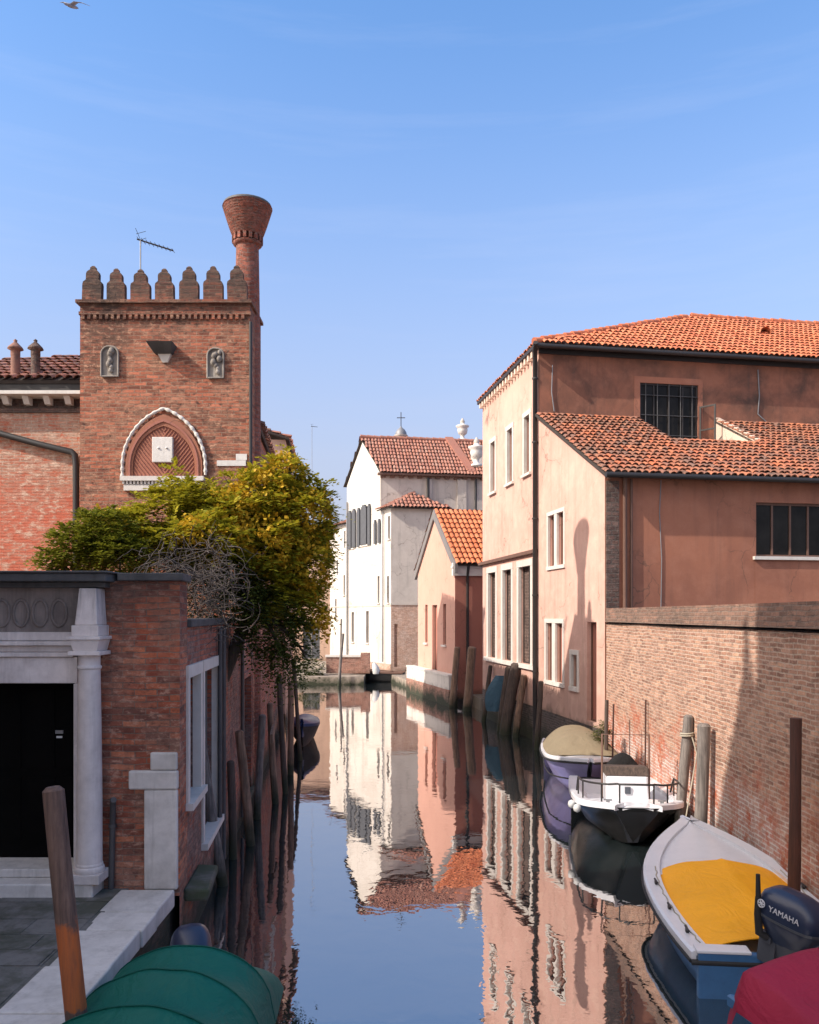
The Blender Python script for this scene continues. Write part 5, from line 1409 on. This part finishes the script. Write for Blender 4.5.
dm = MB(); dm.hexa([(-.39, yk - .25, 1.102), (.39, yk - .25, 1.102), (.39, yk + .25, 1.102), (-.39, yk + .25, 1.102), (-.38, yk - .25, 1.22), (.38, yk - .25, 1.22), (.38, yk + .18, 1.26), (-.38, yk + .18, 1.26)]); dm.build('dashboard', M['wooddark'], k_, local=True, bevel=.015)
fr_ = MB(); fr_.tube([(-.42, yk + .05, .5), (-.42, yk + .05, 1.82), (.42, yk + .05, 1.82), (.42, yk + .05, .5)], .02, 8); fr_.build('windscreen_frame', M['brownframe'], k_, local=True)
st_ = MB(); st_.loft([sup(-.05, yk - .62, z, a, b) for z, a, b in ((.4, .34, .25), (.95, .36, .26), (1.15, .30, .2), (1.32, .15, .12), (1.38, .04, .04))]); st_.build('covered_seat', M['blackcloth'], sk, local=True)
rl = MB(); T = [.52 + .46 * i / 16 for i in range(17)]
path = [Vector((-(hs.w(t) - .07), hs.y(t) - (.1 if t > .95 else 0), hs.z(t) + .36 - .28 * max(0, (.6 - t) / .08))) for t in T] + [Vector((hs.w(t) - .07, hs.y(t) - (.1 if t > .95 else 0), hs.z(t) + .36 - .28 * max(0, (.6 - t) / .08))) for t in T[::-1]]
rl.tube(path, .018, 8)
for t in (.62, .76, .9, .97):
    for sg in (-1, 1): rl.tube([(sg * (hs.w(t) - .07), hs.y(t) - .05, hs.z(t)), (sg * (hs.w(t) - .07), hs.y(t) - .05, hs.z(t) + .36)], .014, 6)
rl.build('bow_rail', M['darkmetal'], sk, local=True)
fd = MB()
for (t, dz) in ((.80, -.10), (.70, -.08)):
    c0 = Vector((hs.w(t) + .09, hs.y(t) + .04, hs.z(t) + dz)); fd.lathe(c0, [(0, -.08), (.055, -.05), (.07, 0), (.055, .05), (0, .08)], 12)
fd.build('fender', M['fender'], sk, local=True)
cl = MB()
for x in (-.45, .45):
    cl = MB(); cl.tube([(x - .07, hs.y(.9), hs.z(.9) + .09), (x + .07, hs.y(.9), hs.z(.9) + .09)], .014, 6); cl.box((x - .03, hs.y(.9) - .012, hs.z(.9) - .02), (x + .03, hs.y(.9) + .012, hs.z(.9) + .09)); cl.build("cleat", M["steel"], sk, local=True)

# --- violet boat with olive cover
cen = Vector((4.0, 19.5, 0)); rz3 = R(180 - 6)
vb_ = thing('motor_boat', (cen.x, cen.y, 0), 'violet hulled boat with white deck edge under an olive canvas cover', 'boat', rz=rz3)
hv = Hull(4.6, 1.7, .72, .98, sw=.85, peak=.42, p=4.6, rim=.12, rake=.5, zch=.14, nose=.04)
hv.hull('hull', M['boatpurple'], vb_); hv.rim_('gunwale', M['boatwhite'], vb_, .04, .02)
m = MB()
for sg in (-1, 1): m.tube([Vector((sg * (hv.w(t) + .03), hv.y(t) + .0, hv.z(t) - .06)) for t in hv.ts()], .028, 6)
for sg in (-1, 1): m.tube([Vector((sg * (hv.w(t) * .9 + .03), hv.y(t, .55) + .0, hv.z(t) * .52)) for t in hv.ts(0, .97)], .018, 6)
m.build('rubbing_strake', M['boatwhite'] if False else M['rubber'], vb_, local=True)
hv.sheet('foredeck', M['boatwhite'], vb_, hv.strip(.72, .985, .10, .0, .05), .03)
hv.cockpit('cockpit', M['boatwhite'], vb_, .02, .74, .15)
tr = MB(); tr.box((-hv.w(0) * .98, hv.y(0) - .04, -.1), (hv.w(0) * .98, hv.y(0) + .04, hv.z(0) + .02)); tr.build('transom', M['boatpurple'], vb_, local=True)
def ofold(t, x, i, j):
    e = abs(x); k = min(1, (.80 - t) / .24)
    return .40 * max(0, k) ** .7 * (1 - e ** 2.4) + .02 * math.sin(t * 40) * (1 - e) * e + .012 * mnoise.noise(Vector((x * 3, t * 9, 1)))
oc = thing('boat_cover', (cen.x, cen.y, 0), 'olive canvas cover stretched over hoops on the violet boat', 'boat cover', rz=rz3)
hv.sheet('sheet', M['olive'], oc, hv.strip(.12, .80, .03, .05, .02, 20, 24, ofold), .012)

# --- green covered boat by the quay
cen = Vector((-1.92, 5.12, 0))
gb_ = thing('moored_boat', (cen.x, cen.y, 0), 'boat hidden under the green hooped cover beside the left quay, its outboard tilted up', 'boat', rz=R(180 - 2))
hg = Hull(5.0, 1.45, .62, .8, sw=.86, peak=.4, p=2.4, rim=.1, nose=.04)
hg.hull('hull', M['navy'], gb_); hg.rim_('gunwale', M['boatwhite'], gb_, .04, .03)
hg.cockpit('cockpit', M['boatwhite'], gb_, .02, .9, .12)
outboard(gb_, hg.y(0) - .08, hg.z(0) + .02, .9, R(-50), None, False, R(24), .28)
def gfold(t, x, i, j):
    e = abs(x); hoop = abs(math.sin(t * math.pi / .125))
    end = min(1, (t + .012) / .16) ** .55
    return (.64 * end * math.sqrt(max(0, 1 - e ** 2.2)) - .10 * (1 - hoop ** .6) * end * (1 - e ** 4) * -1 * .0) - .12 * hoop ** .7 * (1 - e ** 4) * end + .015 * mnoise.noise(Vector((x * 3, t * 14, 5))) - .05 * e ** 8
gc = thing('boat_cover', (cen.x, cen.y, 0), 'dark green canvas cover stretched over hoops at the bottom left by the quay', 'boat cover', rz=R(180 - 2))
grows = hg.strip(.0, .95, -.06, .02, .0, 28, 96, gfold)
hg.sheet('sheet', M['green'], gc, grows, .012)
for k in range(1, 8):
    i_ = round(k * .125 / .95 * 96); sm = MB(); sm.tube([p + Vector((0, 0, .004)) for p in grows[i_]], .006, 6); sm.build('seam', M['bluegreen'], gc, local=True)

# --- maroon covered boat in the corner
cen = Vector((3.98, 5.45, 0)); rz5 = R(20)
mb_ = thing('moored_boat', (cen.x, cen.y, 0), 'blue boat hidden under the maroon cover at the bottom right corner', 'boat', rz=rz5)
hm = Hull(3.2, 1.9, .78, .92, sw=.6, peak=.5, p=6, rim=.1, nose=.9)
hm.hull('hull', M['boatblue'], mb_); hm.rim_('gunwale', M['boatblue'], mb_, .04, .03)
hm.cockpit('cockpit', M['boatwhite'], mb_, .02, .9, .12)
bwf = MB(); r0 = hm.ring(1.0); bwf.add(r0, [list(range(len(r0)))[::-1]]); bwf.build('bow_plate', M['boatblue'], mb_, local=True)
def mfold(t, x, i, j):
    e = abs(x)
    return .12 * (1 - e ** 1.15) + .035 * math.sin(t * 17 + x * 2) * (1 - e) + .035 * mnoise.noise(Vector((x * 2, t * 5, 2))) + .22 - .30 * max(0, e - .93) / .07 - .30 * max(0, (t - .965) / .035) + .02 * mnoise.noise(Vector((x * 3, t * 8, 7)))
mc = thing('boat_cover', (cen.x, cen.y, 0), 'maroon canvas cover ridged in the middle at the bottom right corner', 'boat cover', rz=rz5)
hm.sheet('sheet', M['maroon'], mc, hm.strip(.02, 1.012, -.07, .06, .0, 30, 60, mfold), .012)
sn = MB()
for t in (.55, .7, .85, .97): 
    for sg in (-1, 1): sn.lathe(Vector((sg * (hm.w(t) + .02), hm.y(t) - .05, hm.z(t) + .085)), [(0, 0), (.018, .004), (.012, .014), (0, .018)], 8)
sn.build('snap_button', M['steel'], mc, local=True)

# --- little boats far off
bx = P(304, 737, 830 * 4.0 / (742 - 615)); bx.z = 0
lb = thing('rowing_boat', bx, 'small dark blue boat half hidden behind posts on the left bank', 'boat', rz=R(185))
h5 = Hull(3.2, .95, .55, .75, sw=.8, nose=.03); h5.hull('hull', M['rubber'], lb); h5.rim_('gunwale', M['navy'], lb, .05, .02); h5.cockpit('cockpit', M['navy'], lb, .02, .95, .15); h5.sheet('cover', M['navy'], lb, h5.strip(.1, .97, .0, .05, .14), .01)
bx = P(377, 680, 50.0); bx.z = 0
db = thing('rowing_boat', bx, 'small dark boat moored in the inlet below the white church', 'boat', rz=R(80))
h6 = Hull(3.3, 1.3, .55, .85, sw=.7, nose=.03); h6.hull('hull', M['rubber'], db); h6.rim_('gunwale', M['brownframe'], db, .05, .03); h6.cockpit('cockpit', M['brownframe'], db, .02, .95, .15)
bu = thing('white_bundle', P(376, 676, 49.4), 'white cloth bundle lying on the dark boat below the church', 'bundle')
bu.location.z = .5; ORIG[bu.name] = Vector(bu.location)
m = MB(); c0 = Vector(bu.location); m.loft([[c0 + Vector((math.cos(2 * math.pi * k / 10) * r_ + dx, math.sin(2 * math.pi * k / 10) * r_, z)) for k in range(10)] for r_, z, dx in ((.2, .0, 0), (.24, .2, .0), (.22, .4, -.05), (.15, .6, -.12), (.05, .7, -.15))]); m.build('cloth', M['whitecloth'], bu)

# ---------------------------------------------------------------- mooring posts
def post(base, top, r, mat, label, group=None, taper=.9, name='mooring_post', cut=True, seg=12):
    base, top = Vector(base), Vector(top); low = base + (base - top).normalized() * 1.2
    m = MB(); n = 7; path = []; rs = []
    s1_ = rnd.uniform(0, 6)
    for i in range(n + 1):
        t = i / n; p = low.lerp(top, t)
        p += Vector((math.sin(t * 4 + s1_), math.cos(t * 3 + s1_), 0)) * r * .22
        path.append(p); rs.append(r * (1 - (1 - taper) * t) * rnd.uniform(.95, 1.05))
    m.tube(path, rs, seg)
    if cut: m.tube([path[-1], path[-1] + (path[-1] - path[-2]).normalized() * r * .35], [rs[-1], rs[-1] * .62], seg)
    return m.build(name, mat, label=label, cat='post', group=group)
def ppost(bx, by, txx, ty, D, r, mat, label, group=None, **k):
    b_ = P(bx, by, D); b_.z = 0.0
    return post(b_, P(txx, ty, D), r, mat, label, group, **k)
GR, GL = 'mooring posts along the right bank', 'mooring posts along the left bank'
post((-2.33, 6.02, 0), P(56.5, 790, 6.1), .08, M['woodpaint'], 'leaning round timber post with a rust orange band beside the quay', GL, .97)
ppost(679, 800, 688, 717, 14.5, .095, M['woodgrey'], 'leaning grey timber post tied with pale rope against the brick wall', GR)
ppost(699, 815, 703, 726, 13.5, .115, M['woodgrey'], 'thick upright grey timber post just right of the roped post', GR)
ppost(792, 887, 796, 718, 10.1, .075, M['woodred'], 'tall rusty dark red post beside the blue boat and brick wall', GR, cut=False)
rp_ = MB(); c0 = P(686.8, 735, 14.5)
rp_.tube([c0 + Vector((math.cos(a_ * .7) * .108, math.sin(a_ * .7) * .108, -.03 + a_ * .004)) for a_ in range(20)], .016, 6); rp_.tube([c0 + Vector((.05, -.13, -.02)), c0 + Vector((.12, -.16, -.3)), c0 + Vector((.03, -.2, -.75)), c0 + Vector((-.15, -.4, -1.35))], .013, 6)
rp_.build('mooring_rope', M['rope'], label='pale rope looped round the leaning grey post', cat='rope')
ppost(627.5, 770, 628.5, 684, 19.6, .05, M['wood'], 'thin brown pole against the lit brick wall behind the console boat', GR, cut=False)
ppost(606, 770, 607, 700, 18.4, .05, M['wooddark'], 'thin black pole at the corner of the brick wall behind the olive cover', GR, cut=False)
ppost(612, 800, 613.5, 704, 17.4, .02, M['woodred'], 'slender rusty rod left of the console', 'slender rods by the console boat', cut=False)
ppost(645, 800, 645.5, 700, 17.2, .02, M['woodred'], 'slender rusty rod right of the console', 'slender rods by the console boat', cut=False)
for (b0, b1, t0, t1, D, r, mt, lab) in (
    (451, 704, 458, 648, 36.0, .15, 'wood', 'leaning brown post left of the pair before the orange house'),
    (466, 709, 473, 648, 34.6, .19, 'wood', 'thick leaning brown post right of the pair before the orange house'),
    (483, 712, 491, 666, 31.2, .09, 'wooddark', 'thin dark post leaning right at the far end of the pink house'),
    (501, 726, 509, 668, 28.6, .14, 'wooddark', 'dark post leaning beside the hanging blue cloth'),
    (506, 730, 515.5, 665, 27.9, .2, 'wooddark', 'thickest black post in the cluster under the pink house ledge'),
    (516, 734, 524, 676, 27.2, .12, 'wood', 'shorter brown post right of the thickest black post'),
    (537, 745, 540.5, 682, 24.6, .085, 'wooddark', 'slim dark post right of the canal downpipe')):
    ppost(b0, b1, t0, t1, D, r, M[mt], lab, GR)
b_ = thing('hanging_cloth', P(497, 690, 29.2), 'blue grey cloth hung over posts below the pink house windows', 'cloth')
m = MB(); rows = []
for i in range(9):
    t = i / 8; row = []
    for j in range(9):
        u_ = j / 8 - .5
        c0 = P(497 + (503 - 497) * (1 - t), 676 + 35 * t, 29.2); row.append(c0 + Vector((u_ * (.45 + .5 * math.sin(t * 2.6)), -.16 * math.cos(u_ * 3.1) - .03 * math.sin(u_ * 18 + t * 3), 0)))
    rows.append(row)
m.loft(rows, False, False, False); m.loft([[p + Vector((0, .3, 0)) for p in r_][::-1] for r_ in rows], False, False, False)
m.build('sheet', M['bluetarp'], b_)
rk = random.Random(4)
for (b0, b1, t0, t1, D, r, mt, lab) in (
    (223, 881, 200, 729, 12.3, .085, 'woodgrey', 'long grey post leaning left across the framed wall doorway'),
    (251, 840, 238, 732, 14.4, .085, 'wood', 'brown post leaning left beneath the hanging branches'),
    (232, 850, 231, 762, 13.6, .07, 'wooddark', 'short dark post between the two leaning posts'),
    (258, 815, 262, 716, 16.3, .08, 'woodgrey', 'grey post before the teal water door'),
    (276, 800, 270, 704, 17.6, .075, 'wood', 'upright brown post right of the teal water door'),
    (286, 790, 279, 676, 18.6, .07, 'wooddark', 'tall dark post under the tree, left of the small blue boat'),
    (291, 775, 290, 682, 20.8, .085, 'wood', 'brown post close beside the small blue boat'),
    (301, 760, 293, 660, 22.8, .06, 'wooddark', 'tallest thin dark post crossing the small blue boat')):
    ppost(b0, b1, t0, t1, D, r, M[mt], lab, GL)
m = MB(); A0, A1 = F_SIDE.p(7.2, 1.5, .55), F_SIDE.p(9.6, 1.75, .5); m.hexa([A0 + Vector((0, 0, -.1)), A1 + Vector((0, 0, -.1)), A1 + Vector((-.06, 0, -.1)), A0 + Vector((-.06, 0, -.1)), A0 + Vector((0, 0, .1)), A1 + Vector((0, 0, .1)), A1 + Vector((-.06, 0, .1)), A0 + Vector((-.06, 0, .1))])
m.build('mooring_rail', M['wood'], label='weathered plank nailed across the dark posts on the left bank', cat='rail')
ppost(339, 687, 343, 634, 46.8, .09, M['woodgrey'], 'slim pale post leaning right in front of the quay parapet', 'posts at the far quay')
post(P(340, 684, 47.3) * 1.0, P(341.5, 619, 47.3), .055, M['woodgrey'], 'taller thin pale rod behind the leaning far post', 'posts at the far quay', name='mooring_rod', cut=False)

# ---------------------------------------------------------------- antennas
def antenna(base, h, label, arm=1.1, down=-.28, name='roof_antenna', els=9, dirx=1, grp=None):
    a_ = thing(name, base, label, 'antenna', grp)
    base = Vector(base); top = base + Vector((0, 0, h))
    MB().tube([base - Vector((0, 0, .4)), top], .016, 6).build('mast', M['steel'], a_)
    m = MB(); p0 = top + Vector((-.08 * dirx, 0, .02)); p1 = top + Vector((arm * dirx, .1, down)); m.tube([p0, p1], .018, 6)
    for k in range(els):
        c0 = p0.lerp(p1, .06 + .94 * k / (els - 1)); hw = .16 - .006 * k
        m.tube([c0 + Vector((0, -hw, 0)), c0 + Vector((0, hw, 0))], .007, 4)
    m.tube([top + Vector((-.05 * dirx, -.2, .18)), top + Vector((0, 0, 0)), top + Vector((.05 * dirx, .25, .16))], .006, 4); m.tube([top + Vector((-.1, 0, .14)), top + Vector((.12, 0, .2))], .006, 4)
    m.build('boom', M['darkmetal'], a_)
    return a_
antenna(P(140.5, 300, 19.0), P(140.5, 240, 19).z - P(140.5, 300, 19).z, 'thin television antenna on the tower top behind the merlons', .72, -.2)
antenna(P(312, 520, 64), 7.2, 'tall thin mast antenna on the far house roof', .4, .0, els=5)
antenna(P(331, 540, 63), 1.9, 'short antenna on the far house roof beside the church', 1.0, .05, els=7)

# ---------------------------------------------------------------- gull
gu = P(71.5, 6.0, 26.0)
m = MB()
ax_ = Vector((-.50, -.80, -.30)).normalized(); lat = ax_.cross(Vector((0, 0, 1))).normalized(); upv = lat.cross(ax_)
def gring(t, r_): return [gu + ax_ * t + lat * math.cos(2 * math.pi * k / 10) * r_ + upv * math.sin(2 * math.pi * k / 10) * r_ * .85 for k in range(10)]
m.loft([gring(t, r_) for t, r_ in ((-.26, .012), (-.2, .04), (-.1, .06), (0, .07), (.1, .062), (.16, .042), (.2, .045), (.24, .035), (.27, .014), (.31, .004))])
def wing_(pts):
    rings = []
    for (x, y, z, c_, th) in pts:
        c0 = gu + Vector((x, y, z)); rings.append([c0 - ax_ * c_ * .5, c0 + upv * th, c0 + ax_ * c_ * .5, c0 - upv * th])
    m.loft(rings)
wing_([(.0, 0, .02, .2, .02), (.18, -.1, .05, .19, .016), (.36, -.08, .04, .15, .012), (.58, 0, .0, .04, .005)])
wing_([(0, 0, .02, .2, .02), (-.13, .06, .12, .19, .016), (-.27, .12, .2, .15, .012), (-.45, .22, .27, .04, .005)])
m.build('seagull', M['gullgrey'], label='grey and white seagull gliding at the top left of the sky', cat='bird')
# ---------------------------------------------------------------- planting
rg_ = random.Random(21)
def spray(mb, c, d, L, n, lw, droop=.5, r_=rg_):
    """one drooping frond: a row of small leaves along a short stem"""
    d = d.normalized(); side = d.cross(Vector((0, 0, 1)))
    if side.length < .05: side = Vector((1, 0, 0))
    side.normalize()
    for i in range(n):
        t = (i + .5) / n
        p = c + d * L * t + Vector((0, 0, -droop * L * t * t))
        for sg in (-1, 1):
            q = (side * sg + d * .7 + Vector((0, 0, r_.uniform(-.35, .25)))).normalized()
            l = lw * r_.uniform(.8, 1.25) * (1 - .4 * t); wv = q.cross(Vector((r_.uniform(-.4, .4), r_.uniform(-.4, .4), 1))).normalized() * l * .27
            mb.add([p, p + q * l * .5 + wv, p + q * l, p + q * l * .5 - wv], [(0, 1, 2, 3)])

def blob_points(blobs, n, r_=rg_, shell=.55):
    tot = sum(b[3] * b[4] * b[5] for b in blobs) ; out = []
    for b in blobs:
        k = max(3, int(n * (b[3] * b[4] * b[5]) / tot))
        for _ in range(k):
            v = Vector((r_.gauss(0, 1), r_.gauss(0, 1), r_.gauss(0, 1))).normalized()
            rad = r_.uniform(shell, 1.0) ** .7
            out.append((Vector((b[0] + v.x * b[3] * rad, b[1] + v.y * b[4] * rad, b[2] + v.z * b[5] * rad)), v))
    return out
def PB(px, py, D, rw, rh, rd):       # blob from its place in the world (given by view ray and distance) and radii in pixels
    c = P(px, py, D); k = D / FPX
    return (c.x, c.y, c.z, rw * k, rd, rh * k)

main = [PB(285, 480, 14.6, 22, 24, .5), PB(265, 500, 14.4, 34, 28, .7), PB(300, 520, 14.6, 32, 36, .7), PB(305, 565, 14.5, 26, 38, .7), PB(270, 545, 14.2, 38, 34, .8),
        PB(235, 520, 14.2, 34, 30, .8), PB(200, 505, 14.2, 32, 24, .7), PB(165, 512, 14.0, 34, 26, .6), PB(140, 530, 13.6, 32, 26, .6), PB(210, 540, 13.3, 38, 24, .6), PB(175, 540, 13.2, 34, 20, .5), PB(110, 535, 13.0, 26, 24, .5), PB(318, 492, 14.7, 18, 8, .3), PB(292, 458, 14.7, 9, 14, .3), PB(275, 590, 14.2, 30, 30, .6), PB(300, 605, 14.4, 22, 28, .5), PB(180, 480, 14.5, 22, 8, .3), PB(240, 488, 14.5, 22, 16, .4)]
hang = [PB(215, 598, 13.7, 28, 26, .3), PB(200, 575, 13.6, 26, 16, .3), PB(165, 552, 13.2, 34, 14, .4), PB(205, 560, 13.3, 34, 22, .4), PB(235, 585, 13.3, 24, 24, .4), PB(272, 620, 13.8, 26, 34, .5), PB(295, 640, 14.0, 18, 24, .4), PB(255, 600, 13.8, 16, 24, .4), PB(285, 660, 13.9, 14, 20, .35), PB(306, 655, 14.0, 8, 12, .2)]
tree = thing('mimosa_tree', F_SIDE.p(4.2, .75, -.75), 'leafy olive and yellow tree spilling over the canal wall in front of the brick tower', 'tree')
tb = F_SIDE.p(4.2, .7, -.75)
fork = P(250, 610, 14.1)
tk = MB(); tk.tube([tb, tb.lerp(fork, .5) + Vector((-.1, .05, 0)), fork], [.15, .12, .10], 10)
tk.build('trunk', M['bark'], tree)
lb_ = MB()
for b in main + hang:
    e = Vector(b[:3]); mid_ = fork.lerp(e, .5) + Vector((rg_.uniform(-.15, .15), rg_.uniform(-.15, .15), .15))
    lb_.tube([fork, mid_, e], [.055, .035, .012], 6)
    for _ in range(4):
        q_ = e + Vector((rg_.uniform(-1, 1) * b[3], rg_.uniform(-1, 1) * b[4], rg_.uniform(-1, 1) * b[5])) * .8
        lb_.tube([mid_.lerp(e, .7), q_], [.015, .005], 4)
lb_.build('limbs', M['bark'], tree)
cr = MB()
def rosette(mb, c0, v, n, L, lw, leaves=4, droop=.5):
    for _ in range(n):
        d = v * .7 + Vector((rg_.gauss(0, .75), rg_.gauss(0, .75), rg_.gauss(.05, .6)))
        spray(mb, c0 + d * .03, d, L * rg_.uniform(.7, 1.3), leaves, lw, droop)
for c0, v in blob_points(main, 980, shell=.4):
    rosette(cr, c0, v, rg_.choice((4, 6, 8)), rg_.uniform(.16, .3), rg_.uniform(.10, .16))
for c0, v in blob_points(main[:1] + main[2:3] + main[10:12], 60, shell=.95):      # loose sprays breaking the outline
    spray(cr, c0, v + Vector((.3, 0, .15)), rg_.uniform(.3, .55), 8, .09)
cr.build('crown', M['leaf'], tree)
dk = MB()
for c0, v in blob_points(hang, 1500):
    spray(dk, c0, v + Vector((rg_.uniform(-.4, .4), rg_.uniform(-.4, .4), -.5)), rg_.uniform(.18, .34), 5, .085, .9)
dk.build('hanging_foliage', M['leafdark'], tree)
bl = MB()
yb = [main[i] for i in (0, 1, 2, 3, 4, 5, 9, 11)]
for c0, v in blob_points(yb, 1700, shell=.85):
    if v.y > .4: continue
    for _ in range(9):
        p = c0 + Vector((rg_.gauss(0, .05), rg_.gauss(0, .05), rg_.gauss(0, .05)))
        a_ = Vector((rg_.gauss(0, 1), rg_.gauss(0, 1), rg_.gauss(0, 1))).normalized() * .034; b2_ = a_.cross(Vector((rg_.gauss(0, 1), rg_.gauss(0, 1), 1))).normalized() * .034
        bl.add([p - a_, p + b2_, p + a_, p - b2_], [(0, 1, 2, 3)])
oc_ = P(322, 622, 14.2)
for _ in range(220):
    p = oc_ + Vector((rg_.gauss(0, .10), rg_.gauss(0, .12), rg_.gauss(0, .14)))
    a_ = Vector((rg_.gauss(0, 1), rg_.gauss(0, 1), rg_.gauss(0, 1))).normalized() * .05; b2_ = a_.cross(Vector((rg_.gauss(0, 1), rg_.gauss(0, 1), 1))).normalized() * .025
    bl.add([p - a_, p + b2_, p + a_, p - b2_], [(0, 1, 2, 3)])
bl.build('blossom', M['blossom'], tree)

# darker shrub on the gate wall, to the left
sb_ = [PB(80, 548, 12.2, 26, 22, .5), PB(105, 535, 12.4, 26, 24, .5), PB(65, 562, 12.0, 18, 12, .4), PB(120, 556, 12.2, 24, 16, .5), PB(52, 558, 12.0, 10, 10, .3)]
shb = thing('evergreen_shrub', (sb_[0][0], 12.2, .75), 'olive green shrub above the gate cornice, left of the tree', 'shrub')
m = MB(); b0 = Vector((sb_[0][0], 12.2, .7))
for b in sb_: m.tube([b0, Vector((b[0], b[1], 3.6)), Vector(b[:3])], [.05, .035, .012], 6)
m.build('stems', M['bark'], shb)
m = MB()
for c0, v in blob_points(sb_, 330): rosette(m, c0, v, 5, .17, .09)
m.build('foliage', M['leafmid'], shb)

# tangle of bare twigs hanging over the wall
tw = thing('bare_vine', F_SIDE.p(3.0, 3.95, -.2), 'tangle of bare grey twigs hanging over the canal wall beneath the tree', 'vine')
m = MB()
for _ in range(340):
    px, py = rg_.gauss(208, 20), rg_.gauss(600, 22)
    if _ % 3 == 0: px, py = rg_.uniform(140, 235), rg_.gauss(562, 9)
    if py > 640 or px > 250: continue
    D = rg_.uniform(11.2, 12.8)
    if px < 184: D = max(D, 10.4); py = min(py, 566)
    p = P(px, py, D); d = Vector((rg_.gauss(0, 1), rg_.gauss(0, .7), rg_.gauss(0, .8))).normalized(); path = [p]
    for k in range(5):
        d = (d + Vector((rg_.gauss(0, .45), rg_.gauss(0, .45), rg_.gauss(0, .4) - .08))).normalized(); path.append(path[-1] + d * rg_.uniform(.06, .15))
    m.tube(path, [.0075, .007, .006, .005, .004, .0025], 4)
m.build('twigs', M['twig'], tw)

# flowering bush on the far quay, small plant at the wall corner
def bush(name, blobs, label, mats, n, cat='bush', lw=.1):
    b0 = Vector(blobs[0][:3]); z0 = min(b[2] - b[5] for b in blobs)
    t_ = thing(name, (b0.x, b0.y, z0), label, cat)
    m = MB()
    for b in blobs: m.tube([Vector((b0.x, b0.y, z0 - .1)), Vector(b[:3])], [.03, .01], 5)
    m.build('stems', M['bark'], t_)
    for mt, nm, frac in mats:
        m = MB()
        for c0, v in blob_points(blobs, int(n * frac), shell=.3): spray(m, c0, v, rg_.uniform(.15, .3), 4, lw)
        m.build(nm, M[mt], t_)
bush('flowering_bush', [PB(312, 668, 49, 12, 9, .6), PB(319, 671, 48.8, 7, 6, .5), PB(303, 672, 49, 8, 6, .5)], 'pale flowering bush on the far quay under the tree', (('leafdark', 'foliage', .75), ('flower', 'blossom', .25)), 260, lw=.16)
bush('wall_plant', [PB(603, 738, 18.9, 5, 9, .15), PB(601, 730, 18.9, 4, 6, .12)], 'small green plant at the foot of the pink house corner by the olive cover', (('leafdark', 'foliage', 1.0),), 120, 'plant', .07)
